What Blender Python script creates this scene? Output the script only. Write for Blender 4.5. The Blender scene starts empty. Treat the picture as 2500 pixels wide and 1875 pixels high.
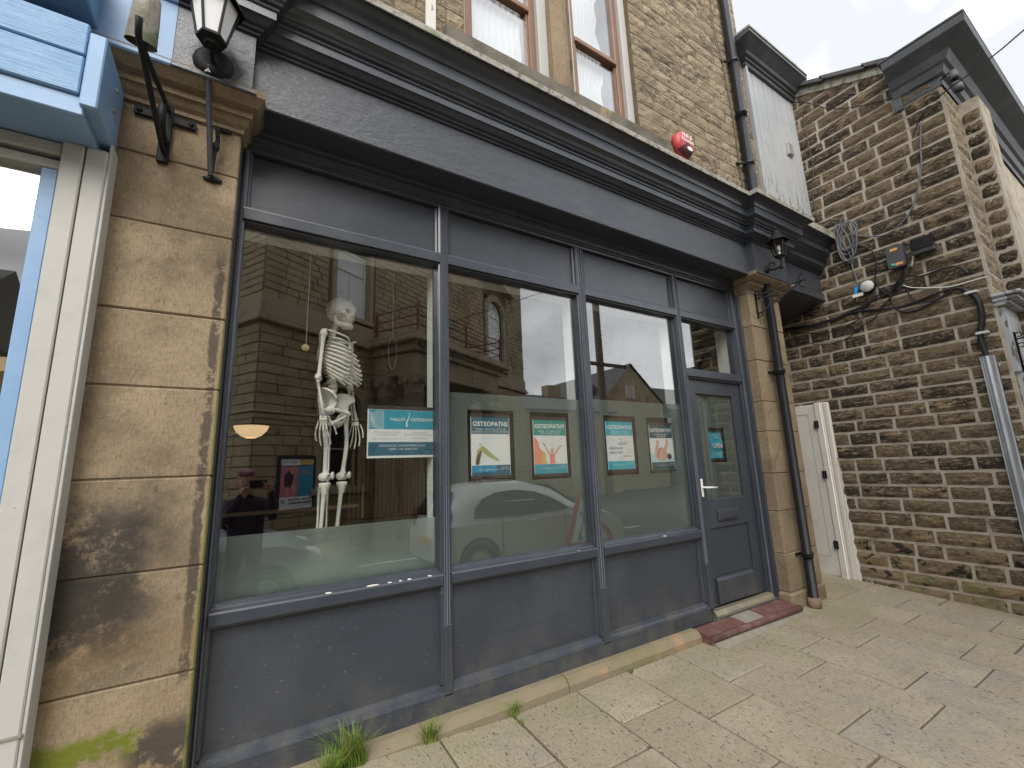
import bpy, math, random
from mathutils import Vector, Matrix, Euler
PI = math.pi
rnd = random.Random(7)
S = bpy.context.scene
COL = S.collection
# ---------------------------------------------------------------- camera, sky, sun, exposure
cam_d = bpy.data.cameras.new('camera'); cam = bpy.data.objects.new('camera', cam_d); COL.objects.link(cam)
cam.location = (-1.0539, -2.5277, 1.2309)
cam.rotation_euler = (math.radians(100.675), math.radians(2.0766), math.radians(-31.5308))
cam_d.sensor_width = 36; cam_d.lens = 36*1070.35/2500
cam_d.clip_start = 0.03; cam_d.clip_end = 2000
S.camera = cam
SUN_EL, SUN_AZ = math.radians(41), math.radians(205)
w = bpy.data.worlds.new('World'); S.world = w; w.use_nodes = True
nt = w.node_tree; nt.nodes.clear()
wo = nt.nodes.new('ShaderNodeOutputWorld'); bg = nt.nodes.new('ShaderNodeBackground'); nt.links.new(bg.outputs[0], wo.inputs[0])
sky = nt.nodes.new('ShaderNodeTexSky'); sky.sky_type = 'NISHITA'; sky.sun_disc = False
sky.sun_elevation = SUN_EL; sky.sun_rotation = SUN_AZ; sky.air_density = 1.0; sky.dust_density = 3.0
tc = nt.nodes.new('ShaderNodeTexCoord'); mp = nt.nodes.new('ShaderNodeMapping'); mp.inputs['Scale'].default_value = (1.0, 1.0, 1.8)
nz = nt.nodes.new('ShaderNodeTexNoise'); nz.inputs['Scale'].default_value = 1.9; nz.inputs['Detail'].default_value = 5; nz.inputs['Roughness'].default_value = 0.5; nz.inputs['Distortion'].default_value = 0.3
rp = nt.nodes.new('ShaderNodeValToRGB')
rp.color_ramp.elements[0].position = 0.40; rp.color_ramp.elements[0].color = (3.0, 3.06, 3.2, 1)
rp.color_ramp.elements[1].position = 0.66; rp.color_ramp.elements[1].color = (8.6, 8.7, 8.9, 1)
mx = nt.nodes.new('ShaderNodeMix'); mx.data_type = 'RGBA'; mx.inputs[0].default_value = 0.93
nt.links.new(tc.outputs['Generated'], mp.inputs[0]); nt.links.new(mp.outputs[0], nz.inputs['Vector']); nt.links.new(nz.outputs['Fac'], rp.inputs[0])
nt.links.new(sky.outputs[0], mx.inputs[6]); nt.links.new(rp.outputs[0], mx.inputs[7]); nt.links.new(mx.outputs[2], bg.inputs[0])
bg.inputs[1].default_value = 0.12
sl = bpy.data.lights.new('sun', 'SUN'); sun = bpy.data.objects.new('sun', sl); COL.objects.link(sun)
sl.energy = 1.5; sl.angle = math.radians(40); sl.color = (1.0, 0.96, 0.9)
sun.rotation_euler = (PI/2-SUN_EL, 0, PI-SUN_AZ)   # light comes from over the street, a little from the left
vs = S.view_settings
vs.view_transform = 'Standard'; vs.look = 'None'; vs.gamma = 1; vs.use_curve_mapping = False; vs.exposure = 1.4
S.cycles.use_denoising = True
try: S.cycles.denoiser = 'OPENIMAGEDENOISE'
except Exception: pass
S.cycles.max_bounces = 10; S.cycles.transparent_max_bounces = 16; S.cycles.caustics_reflective = False; S.cycles.caustics_refractive = False
S.cycles.sample_clamp_indirect = 6

# ---------------------------------------------------------------- materials
MATS = {}
def mat(name, base, layers=(), rough=0.8, bump=(), rv=0.0, metal=0.0, spec=0.4, coat=0.0, emit=None, estr=0.0, rnoise=0.0):
    """layers: dict(c, s, lo, hi, st, f, box=[(axis,lo,hi)], rw) mixed over the base by noise masks in world space"""
    m = bpy.data.materials.new(name); MATS[name] = m; m.use_nodes = True
    t = m.node_tree; N = t.nodes; L = t.links
    b = N['Principled BSDF']
    b.inputs['Roughness'].default_value = rough; b.inputs['Metallic'].default_value = metal
    b.inputs['Specular IOR Level'].default_value = spec
    if coat: b.inputs['Coat Weight'].default_value = coat; b.inputs['Coat Roughness'].default_value = 0.25
    geo = N.new('ShaderNodeNewGeometry'); oi = N.new('ShaderNodeObjectInfo'); sep = N.new('ShaderNodeSeparateXYZ'); L.new(geo.outputs['Position'], sep.inputs[0])
    def vec(st):
        if tuple(st) == (1, 1, 1): return geo.outputs['Position']
        q = N.new('ShaderNodeMapping'); q.inputs['Scale'].default_value = st; L.new(geo.outputs['Position'], q.inputs[0]); return q.outputs[0]
    def noise(s, st=(1, 1, 1), det=4, rgh=0.6, rw=False):
        n = N.new('ShaderNodeTexNoise'); n.inputs['Scale'].default_value = s; n.inputs['Detail'].default_value = det; n.inputs['Roughness'].default_value = rgh
        L.new(vec(st), n.inputs['Vector'])
        if rw:
            n.noise_dimensions = '4D'; mu = N.new('ShaderNodeMath'); mu.operation = 'MULTIPLY'; mu.inputs[1].default_value = 31.0
            L.new(oi.outputs['Random'], mu.inputs[0]); L.new(mu.outputs[0], n.inputs['W'])
        return n.outputs['Fac']
    def mr(v, lo, hi):
        q = N.new('ShaderNodeMapRange'); q.interpolation_type = 'SMOOTHSTEP'
        q.inputs['From Min'].default_value = lo; q.inputs['From Max'].default_value = hi; L.new(v, q.inputs['Value']); return q.outputs['Result']
    def mth(op, a, bb):
        q = N.new('ShaderNodeMath'); q.operation = op
        for i, v in enumerate((a, bb)):
            if isinstance(v, (int, float)): q.inputs[i].default_value = v
            else: L.new(v, q.inputs[i])
        return q.outputs[0]
    rgb = N.new('ShaderNodeRGB'); rgb.outputs[0].default_value = (*base, 1); cur = rgb.outputs[0]
    for l in layers:
        v = noise(l.get('s', 5), l.get('st', (1, 1, 1)), l.get('d', 5), l.get('r', 0.65), l.get('rw', False))
        if l.get('rs'):      # shift the threshold per object
            v = mth('ADD', v, mth('MULTIPLY', mth('SUBTRACT', oi.outputs['Random'], 0.5), l['rs']))
        k = mr(v, l['lo'], l['hi'])
        for ax, lo, hi in l.get('box', ()):
            p = sep.outputs['XYZ'.index(ax)]
            if l.get('wob'): p = mth('ADD', p, mth('MULTIPLY', mth('SUBTRACT', noise(l.get('ws', 4.0)), 0.5), l['wob']))
            k = mth('MULTIPLY', k, mr(p, lo, hi))
        if l.get('f', 1) != 1: k = mth('MULTIPLY', k, l['f'])
        q = N.new('ShaderNodeMix'); q.data_type = 'RGBA'; L.new(k, q.inputs[0]); L.new(cur, q.inputs[6]); q.inputs[7].default_value = (*l['c'], 1); cur = q.outputs[2]
    if rv:
        h = N.new('ShaderNodeHueSaturation'); L.new(cur, h.inputs['Color']); L.new(mth('ADD', 1 - rv/2, mth('MULTIPLY', oi.outputs['Random'], rv)), h.inputs['Value']); cur = h.outputs[0]
    L.new(cur, b.inputs['Base Color'])
    if rnoise: L.new(mth('ADD', rough-rnoise/2, mth('MULTIPLY', noise(6), rnoise)), b.inputs['Roughness'])
    prev = None
    for bb in bump:
        s, st_, dist = bb[:3]; st = bb[3] if len(bb) > 3 else (1, 1, 1)
        q = N.new('ShaderNodeBump'); q.inputs['Strength'].default_value = st_; q.inputs['Distance'].default_value = dist
        L.new(noise(s, st, 6, 0.7), q.inputs['Height'])
        if prev: L.new(prev, q.inputs['Normal'])
        prev = q.outputs[0]
    if prev: L.new(prev, b.inputs['Normal'])
    if emit: b.inputs['Emission Color'].default_value = (*emit, 1); b.inputs['Emission Strength'].default_value = estr
    return m
def glass_mat(name, r0=0.09, tint=(1, 1, 1), rough=0.0):
    m = bpy.data.materials.new(name); MATS[name] = m; m.use_nodes = True; t = m.node_tree; N = t.nodes; L = t.links; N.clear()
    o = N.new('ShaderNodeOutputMaterial'); x = N.new('ShaderNodeMixShader'); lw = N.new('ShaderNodeLayerWeight'); lw.inputs[0].default_value = 0.5
    pw = N.new('ShaderNodeMath'); pw.operation = 'POWER'; pw.inputs[1].default_value = 5.0; L.new(lw.outputs['Facing'], pw.inputs[0])
    ma = N.new('ShaderNodeMath'); ma.operation = 'MULTIPLY_ADD'; ma.inputs[1].default_value = 1-r0; ma.inputs[2].default_value = r0; L.new(pw.outputs[0], ma.inputs[0])
    tr = N.new('ShaderNodeBsdfTransparent'); tr.inputs[0].default_value = (*tint, 1); gl = N.new('ShaderNodeBsdfGlossy'); gl.inputs['Roughness'].default_value = rough
    L.new(ma.outputs[0], x.inputs[0]); L.new(tr.outputs[0], x.inputs[1]); L.new(gl.outputs[0], x.inputs[2]); L.new(x.outputs[0], o.inputs[0]); return m
def film_mat(name):
    m = bpy.data.materials.new(name); MATS[name] = m; m.use_nodes = True; t = m.node_tree; N = t.nodes; L = t.links; N.clear()
    o = N.new('ShaderNodeOutputMaterial')
    d = N.new('ShaderNodeBsdfDiffuse'); d.inputs[0].default_value = (0.225, 0.275, 0.255, 1)
    tl = N.new('ShaderNodeBsdfTranslucent'); tl.inputs[0].default_value = (0.78, 0.88, 0.83, 1)
    rf = N.new('ShaderNodeBsdfRefraction'); rf.inputs['Color'].default_value = (0.85, 0.93, 0.89, 1); rf.inputs['IOR'].default_value = 1.2; rf.inputs['Roughness'].default_value = 0.75
    a = N.new('ShaderNodeMixShader'); a.inputs[0].default_value = 0.45; b = N.new('ShaderNodeMixShader'); b.inputs[0].default_value = 0.42
    L.new(tl.outputs[0], a.inputs[1]); L.new(rf.outputs[0], a.inputs[2]); L.new(a.outputs[0], b.inputs[1]); L.new(d.outputs[0], b.inputs[2]); L.new(b.outputs[0], o.inputs[0]); return m

mat('navy_paint', (0.036, 0.044, 0.060), [
    dict(c=(0.057, 0.065, 0.080), s=2.4, lo=0.42, hi=0.72, f=0.8, st=(1, 1, 0.6)),
    dict(c=(0.030, 0.034, 0.041), s=7, lo=0.52, hi=0.72, f=0.6, st=(0.35, 1, 1.6)),
    dict(c=(0.40, 0.40, 0.39), s=95, lo=0.715, hi=0.74, d=2, f=0.75),
    dict(c=(0.22, 0.215, 0.20), s=48, lo=0.735, hi=0.75, st=(2.2, 1, 0.5), f=0.7),
    dict(c=(0.105, 0.098, 0.082), s=6, lo=0.40, hi=0.65, f=0.55, box=[('Z', 0.30, -0.08)], wob=0.2)],
    rough=0.36, bump=[(16, 0.18, 0.006, (0.5, 1, 1)), (130, 0.16, 0.002), (5, 0.15, 0.012, (0.3, 1, 1))], spec=0.6, rnoise=0.18, coat=0.2)
mat('navy_old', (0.042, 0.049, 0.063), [
    dict(c=(0.060, 0.068, 0.082), s=3, lo=0.45, hi=0.7, f=0.8), dict(c=(0.030, 0.034, 0.041), s=9, lo=0.55, hi=0.7, f=0.5, st=(0.3, 1, 1.5)),
    dict(c=(0.25, 0.25, 0.24), s=70, lo=0.735, hi=0.755, d=2, f=0.7)], rough=0.36, bump=[(24, 0.5, 0.012, (0.6, 1, 1)), (7, 0.45, 0.03, (0.25, 1, 1.3)), (90, 0.25, 0.003)], spec=0.6, coat=0.2)
mat('blue_paint', (0.16, 0.30, 0.50), [dict(c=(0.24, 0.39, 0.58), s=3, lo=0.4, hi=0.7), dict(c=(0.06, 0.12, 0.22), s=14, lo=0.62, hi=0.72, st=(0.12, 1, 2.2), f=0.7)], rough=0.45, bump=[(20, 0.6, 0.01, (0.1, 1, 2)), (80, 0.3, 0.003, (0.2, 1, 1))])
mat('blue_smooth', (0.20, 0.34, 0.54), [dict(c=(0.26, 0.40, 0.60), s=3, lo=0.4, hi=0.7)], rough=0.45, bump=[(30, 0.15, 0.004)])
mat('grey_board', (0.44, 0.435, 0.41), [dict(c=(0.33, 0.32, 0.29), s=6, lo=0.5, hi=0.8, f=0.6), dict(c=(0.12, 0.10, 0.08), s=45, lo=0.72, hi=0.76)], rough=0.6, bump=[(40, 0.25, 0.004), (8, 0.1, 0.01)])
mat('ashlar', (0.265, 0.205, 0.135), [
    dict(c=(0.345, 0.27, 0.18), s=1.7, lo=0.42, hi=0.66, rw=True),
    dict(c=(0.16, 0.122, 0.082), s=2.6, lo=0.46, hi=0.68, rs=0.12, f=0.8),
    dict(c=(0.125, 0.10, 0.072), s=85, lo=0.48, hi=0.62, f=0.40, st=(1.4, 1, 0.4), r=0.7),
    dict(c=(0.39, 0.31, 0.21), s=100, lo=0.55, hi=0.68, f=0.45, st=(1.3, 1, 0.4)),
    dict(c=(0.10, 0.082, 0.06), s=24, lo=0.56, hi=0.68, f=0.55, r=0.75),
    dict(c=(0.042, 0.039, 0.036), s=5, lo=0.34, hi=0.52, r=0.8, d=8, box=[('Z', 0.42, 0.62), ('Z', 1.32, 0.98), ('X', -1.20, -1.42)], wob=0.4, f=0.92),
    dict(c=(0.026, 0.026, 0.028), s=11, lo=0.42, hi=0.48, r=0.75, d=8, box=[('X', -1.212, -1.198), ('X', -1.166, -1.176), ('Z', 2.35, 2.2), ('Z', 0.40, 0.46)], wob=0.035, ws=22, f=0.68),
    dict(c=(0.25, 0.165, 0.085), s=3, lo=0.40, hi=0.60, box=[('Z', 0.75, 0.45), ('X', -1.0, -1.2)], f=0.6),
    dict(c=(0.13, 0.16, 0.015), s=7, lo=0.40, hi=0.50, box=[('Z', 0.335, 0.29), ('Z', 0.18, 0.23), ('X', -1.28, -1.34)], wob=0.10, ws=7, f=0.9),
    dict(c=(0.17, 0.175, 0.07), s=5, lo=0.45, hi=0.65, box=[('Z', 0.22, -0.15), ('X', 3.2, 3.4)], f=0.6),
    dict(c=(0.05, 0.046, 0.043), s=6, lo=0.42, hi=0.50, box=[('Z', 0.34, 0.26), ('X', -1.40, -1.30), ('X', -1.10, -1.16)], wob=0.12, ws=9, f=0.85),
    dict(c=(0.20, 0.21, 0.06), s=9, lo=0.3, hi=0.5, box=[('X', -1.166, -1.158), ('X', 0.0, -1.0), ('Z', 2.2, 1.6)], wob=0.01, f=0.7),
    ], rough=0.9, bump=[(5, 0.4, 0.02, (1, 1, 1)), (85, 0.5, 0.005, (1.4, 1, 0.4)), (24, 0.5, 0.008), (160, 0.5, 0.003)], spec=0.12, rv=0.16)
mat('rock_stone', (0.22, 0.168, 0.11), [
    dict(c=(0.34, 0.25, 0.15), s=5.0, lo=0.46, hi=0.64, rw=True, rs=0.42),
    dict(c=(0.036, 0.032, 0.029), s=9, lo=0.44, hi=0.60, st=(1, 0.7, 1.9), rs=0.34, rw=True, r=0.82, d=7, f=0.92),
    dict(c=(0.40, 0.325, 0.22), s=34, lo=0.54, hi=0.62, st=(1, 0.6, 1.7), f=0.8, r=0.78),
    dict(c=(0.030, 0.026, 0.023), s=46, lo=0.53, hi=0.60, st=(1, 0.6, 1.6), f=0.75, r=0.78),
    dict(c=(0.33, 0.24, 0.14), s=6, lo=0.35, hi=0.6, box=[('Z', 0.75, 0.2)], f=0.75, rs=0.2),
    dict(c=(0.025, 0.024, 0.024), s=7, lo=0.56, hi=0.60, box=[('Z', 0.75, 0.2)], f=0.9),
    dict(c=(0.20, 0.21, 0.10), s=5, lo=0.45, hi=0.6, box=[('Z', 0.25, -0.1)], f=0.45)],
    rough=0.92, bump=[(11, 1.0, 0.035, (1, 0.7, 2.0)), (34, 1.0, 0.016, (1, 0.6, 1.8)), (110, 0.5, 0.004)], spec=0.12, rv=0.34)
mat('pale_stone', (0.275, 0.222, 0.155), [
    dict(c=(0.36, 0.295, 0.205), s=3.0, lo=0.42, hi=0.64, rw=True),
    dict(c=(0.07, 0.062, 0.052), s=8, lo=0.50, hi=0.66, st=(0.8, 1, 2.2), rs=0.20, rw=True, f=0.85, r=0.75),
    dict(c=(0.17, 0.13, 0.085), s=24, lo=0.52, hi=0.62, st=(0.6, 1, 2.6), f=0.75, r=0.75),
    dict(c=(0.42, 0.34, 0.23), s=30, lo=0.58, hi=0.66, st=(0.6, 1, 2.6), f=0.6)],
    rough=0.92, bump=[(12, 0.8, 0.024, (0.7, 1, 2.2)), (50, 0.8, 0.008, (0.6, 1, 2))], spec=0.12, rv=0.26)
mat('mortar', (0.44, 0.395, 0.325), [dict(c=(0.27, 0.225, 0.165), s=5, lo=0.45, hi=0.7), dict(c=(0.10, 0.09, 0.075), s=3, lo=0.55, hi=0.7, f=0.5)], rough=0.95, bump=[(60, 0.5, 0.005), (12, 0.4, 0.012)], spec=0.1)
mat('dark_mortar', (0.17, 0.13, 0.085), [dict(c=(0.09, 0.075, 0.055), s=6, lo=0.45, hi=0.7)], rough=0.95, bump=[(60, 0.5, 0.005)], spec=0.1)
mat('sill_stone', (0.17, 0.155, 0.125), [dict(c=(0.10, 0.095, 0.08), s=4, lo=0.4, hi=0.7), dict(c=(0.34, 0.26, 0.14), s=2.5, lo=0.62, hi=0.70)], rough=0.9, bump=[(40, 0.4, 0.005), (8, 0.3, 0.01)], spec=0.15)
mat('paving', (0.33, 0.28, 0.20), [
    dict(c=(0.39, 0.338, 0.248), s=2.2, lo=0.42, hi=0.66, rw=True),
    dict(c=(0.275, 0.258, 0.215), s=2.8, lo=0.50, hi=0.70, rs=0.20, rw=True, f=0.75),
    dict(c=(0.275, 0.262, 0.155), s=1.6, lo=0.42, hi=0.62, box=[('Y', -1.0, -0.2)], f=0.65),
    dict(c=(0.20, 0.17, 0.125), s=95, lo=0.50, hi=0.62, st=(1, 0.5, 1), d=3, f=0.55),
    dict(c=(0.46, 0.42, 0.335), s=120, lo=0.56, hi=0.66, st=(1, 0.4, 1), d=3, f=0.5),
    dict(c=(0.060, 0.050, 0.040), s=62, lo=0.615, hi=0.655, st=(1.0, 0.5, 1), d=3, f=0.8),
    dict(c=(0.62, 0.60, 0.56), s=10, lo=0.775, hi=0.79, f=0.7)],
    rough=0.9, bump=[(62, 0.7, 0.006, (1.0, 0.5, 1)), (9, 0.25, 0.012), (140, 0.4, 0.003)], spec=0.18, rv=0.12)
mat('joint_dirt', (0.075, 0.066, 0.050), [dict(c=(0.09, 0.12, 0.03), s=3, lo=0.52, hi=0.62)], rough=1, bump=[(60, 0.6, 0.006)])
mat('plinth_stone', (0.25, 0.21, 0.145), [dict(c=(0.22, 0.20, 0.115), s=4, lo=0.45, hi=0.65), dict(c=(0.36, 0.24, 0.15), s=3, lo=0.55, hi=0.7), dict(c=(0.06, 0.05, 0.04), s=40, lo=0.64, hi=0.70, f=0.8)], rough=0.92, bump=[(9, 0.5, 0.02), (60, 0.5, 0.006)], spec=0.15)
mat('red_brick', (0.135, 0.062, 0.052), [dict(c=(0.20, 0.105, 0.088), s=12, lo=0.45, hi=0.7), dict(c=(0.16, 0.15, 0.14), s=8, lo=0.55, hi=0.72, f=0.6)], rough=0.8, bump=[(50, 0.5, 0.006)])
mat('cement', (0.25, 0.225, 0.18), [dict(c=(0.32, 0.295, 0.24), s=9, lo=0.45, hi=0.7)], rough=0.95, bump=[(40, 0.5, 0.006)])
mat('brass_bar', (0.46, 0.41, 0.28), [dict(c=(0.35, 0.33, 0.28), s=6, lo=0.45, hi=0.65)], rough=0.4, metal=0.7)
mat('lead', (0.36, 0.345, 0.31), [dict(c=(0.16, 0.145, 0.11), s=24, lo=0.50, hi=0.62), dict(c=(0.20, 0.21, 0.12), s=5, lo=0.5, hi=0.65)], rough=0.8, bump=[(24, 0.6, 0.01), (5, 0.4, 0.02)])
mat('white_paint', (0.72, 0.68, 0.62), [dict(c=(0.55, 0.51, 0.45), s=5, lo=0.5, hi=0.75, f=0.5)], rough=0.5, bump=[(30, 0.15, 0.004)])
mat('peel_white', (0.60, 0.58, 0.54), [dict(c=(0.22, 0.20, 0.17), s=18, lo=0.56, hi=0.64, st=(1, 1, 0.3))], rough=0.7, bump=[(25, 0.4, 0.006)])
mat('clad_paint', (0.33, 0.35, 0.37), [dict(c=(0.40, 0.41, 0.42), s=1.2, lo=0.4, hi=0.6), dict(c=(0.13, 0.12, 0.105), s=16, lo=0.55, hi=0.60, st=(1.5, 1, 0.28), box=[('Z', 4.75, 4.1)], f=1.0), dict(c=(0.14, 0.13, 0.12), s=14, lo=0.71, hi=0.735, st=(1.6, 1, 0.3))], rough=0.65, bump=[(20, 0.2, 0.005, (1, 1, 0.2))])
mat('slate_grey', (0.07, 0.078, 0.088), [dict(c=(0.11, 0.115, 0.12), s=4, lo=0.45, hi=0.7)], rough=0.55, bump=[(30, 0.3, 0.006)])
mat('cast_iron', (0.012, 0.0125, 0.014), [dict(c=(0.06, 0.045, 0.035), s=22, lo=0.60, hi=0.70)], rough=0.6, bump=[(60, 0.25, 0.003)], spec=0.22)
mat('pipe_black', (0.011, 0.012, 0.014), rough=0.3, spec=0.4, bump=[(10, 0.08, 0.004)])
mat('terracotta', (0.30, 0.20, 0.14), [dict(c=(0.16, 0.15, 0.10), s=14, lo=0.45, hi=0.6)], rough=0.9)
mat('bell_bronze', (0.14, 0.125, 0.09), [dict(c=(0.30, 0.29, 0.25), s=6, lo=0.45, hi=0.65, st=(1, 1, 0.5)), dict(c=(0.08, 0.10, 0.05), s=9, lo=0.5, hi=0.62)], rough=0.6, metal=0.25, bump=[(14, 0.5, 0.01)])
mat('brown_sash', (0.20, 0.105, 0.062), [dict(c=(0.25, 0.14, 0.09), s=8, lo=0.5, hi=0.7, st=(1, 1, 0.2))], rough=0.4, bump=[(40, 0.2, 0.003, (1, 1, 0.2))])
mat('curtain', (0.78, 0.79, 0.80), rough=0.9)
mat('alarm_red', (0.50, 0.06, 0.065), [dict(c=(0.60, 0.20, 0.20), s=4, lo=0.5, hi=0.7, f=0.6)], rough=0.45)
mat('alarm_dark', (0.09, 0.02, 0.022), rough=0.5)
mat('print_white', (0.80, 0.80, 0.79), rough=0.6)
mat('grey_plastic', (0.075, 0.078, 0.088), rough=0.5, bump=[(30, 0.1, 0.003)])
mat('black_plastic', (0.012, 0.013, 0.016), rough=0.15, spec=0.6)
mat('pale_plastic', (0.56, 0.565, 0.56), rough=0.5)
mat('orange_label', (0.80, 0.36, 0.10), rough=0.6)
mat('green_label', (0.05, 0.42, 0.33), rough=0.6)
mat('plug_blue', (0.03, 0.25, 0.60), rough=0.4)
mat('galv', (0.48, 0.51, 0.53), [dict(c=(0.36, 0.39, 0.42), s=5, lo=0.45, hi=0.65, st=(1, 1, 0.3))], rough=0.36, metal=0.75)
mat('cable_black', (0.016, 0.016, 0.018), rough=0.5)
mat('cable_grey', (0.15, 0.16, 0.17), rough=0.5)
mat('cable_brown', (0.10, 0.075, 0.05), rough=0.6)
mat('cable_white', (0.70, 0.70, 0.68), rough=0.5)
mat('grass', (0.13, 0.22, 0.028), [dict(c=(0.25, 0.30, 0.07), s=18, lo=0.45, hi=0.65)], rough=0.6, rv=0.2)
mat('bone', (0.92, 0.905, 0.84), [dict(c=(0.80, 0.75, 0.62), s=14, lo=0.52, hi=0.75, f=0.6)], rough=0.55, bump=[(70, 0.12, 0.002)])
mat('bone_disc', (0.60, 0.54, 0.40), rough=0.6)
mat('dark_void', (0.012, 0.011, 0.010), rough=0.9)
mat('steel', (0.55, 0.55, 0.55), rough=0.3, metal=0.9)
mat('room_wall', (0.16, 0.145, 0.12), [dict(c=(0.12, 0.11, 0.09), s=1.0, lo=0.4, hi=0.6)], rough=0.9)
mat('room_floor', (0.16, 0.11, 0.07), rough=0.6)
mat('inner_white', (0.80, 0.83, 0.80), rough=0.6)
mat('slat_wood', (0.20, 0.12, 0.065), [dict(c=(0.13, 0.075, 0.04), s=6, lo=0.45, hi=0.65, st=(3, 3, 0.3))], rough=0.6, rv=0.2)
mat('pale_wood', (0.55, 0.40, 0.24), rough=0.6)
mat('wicker', (0.52, 0.36, 0.18), rough=0.7, rv=0.2)
mat('wicker_rim', (0.09, 0.05, 0.03), rough=0.6)
mat('lamp_bowl', (0.85, 0.72, 0.50), rough=0.5, emit=(1.0, 0.66, 0.34), estr=0.30)
mat('teal', (0.02, 0.31, 0.43), rough=0.5); mat('teal_deep', (0.018, 0.12, 0.19), rough=0.5); mat('teal_green', (0.015, 0.27, 0.24), rough=0.5)
mat('teal_bright', (0.012, 0.42, 0.52), rough=0.5); mat('bottle_green', (0.020, 0.085, 0.10), rough=0.5); mat('sky_blue_print', (0.02, 0.29, 0.50), rough=0.5)
mat('paper', (0.78, 0.80, 0.80), rough=0.6); mat('hanger_bar', (0.035, 0.032, 0.032), rough=0.5)
mat('ink', (0.10, 0.13, 0.15), rough=0.6); mat('ink_soft', (0.38, 0.43, 0.46), rough=0.6)
mat('print_skin', (0.66, 0.40, 0.30), rough=0.6); mat('print_brown', (0.10, 0.045, 0.035), rough=0.6); mat('print_coral', (0.80, 0.30, 0.20), rough=0.6); mat('print_olive', (0.42, 0.42, 0.18), rough=0.6); mat('print_mustard', (0.72, 0.45, 0.14), rough=0.6); mat('print_line', (0.45, 0.70, 0.76), rough=0.6)
mat('print_pink', (0.62, 0.20, 0.24), rough=0.6); mat('print_black', (0.02, 0.02, 0.025), rough=0.6)
mat('asphalt', (0.06, 0.06, 0.06), [dict(c=(0.085, 0.083, 0.08), s=1.5, lo=0.4, hi=0.65)], rough=0.9, bump=[(120, 0.5, 0.006)])
mat('road_yellow', (0.62, 0.45, 0.06), rough=0.8); mat('road_white', (0.62, 0.62, 0.60), rough=0.8)
mat('car_white', (0.70, 0.71, 0.70), rough=0.25, coat=0.6); mat('car_dark', (0.03, 0.033, 0.038), rough=0.25, coat=0.6); mat('car_silver', (0.24, 0.26, 0.29), rough=0.25, coat=0.6)
mat('tyre', (0.018, 0.018, 0.018), rough=0.85); mat('rim_metal', (0.45, 0.45, 0.46), rough=0.35, metal=0.8); mat('tail_red', (0.16, 0.04, 0.04), rough=0.2)
mat('sign_red', (0.60, 0.03, 0.03), rough=0.5)
mat('slate_roof', (0.075, 0.078, 0.085), [dict(c=(0.12, 0.115, 0.105), s=5, lo=0.45, hi=0.65)], rough=0.8, bump=[(6, 0.5, 0.03, (0.5, 1, 3))], rv=0.2)
mat('hall_stone', (0.42, 0.335, 0.22), [dict(c=(0.30, 0.225, 0.14), s=1.3, lo=0.45, hi=0.65), dict(c=(0.10, 0.085, 0.07), s=4, lo=0.58, hi=0.72, f=0.7)], rough=0.95, bump=[(12, 0.6, 0.02, (1, 1, 2))], rv=0.3)
mat('hall_dressed', (0.36, 0.29, 0.20), [dict(c=(0.20, 0.165, 0.12), s=2, lo=0.5, hi=0.7)], rough=0.9, bump=[(30, 0.3, 0.006)])
mat('skin', (0.52, 0.30, 0.22), rough=0.55); mat('hair_pink', (0.40, 0.14, 0.20), rough=0.6, bump=[(60, 0.6, 0.01)]); mat('hoodie', (0.035, 0.028, 0.05), rough=0.9); mat('jeans', (0.03, 0.04, 0.07), rough=0.9); mat('rail_red', (0.16, 0.05, 0.04), rough=0.6)
mat('wood_pole', (0.09, 0.07, 0.05), rough=0.9)
glass_mat('glass', 0.145, (0.99, 1.0, 0.99)); glass_mat('pane_glass', 0.24, (0.97, 0.98, 0.98)); glass_mat('lantern_glass', 0.05, (0.92, 0.9, 0.88))
film_mat('frost_film')

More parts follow.
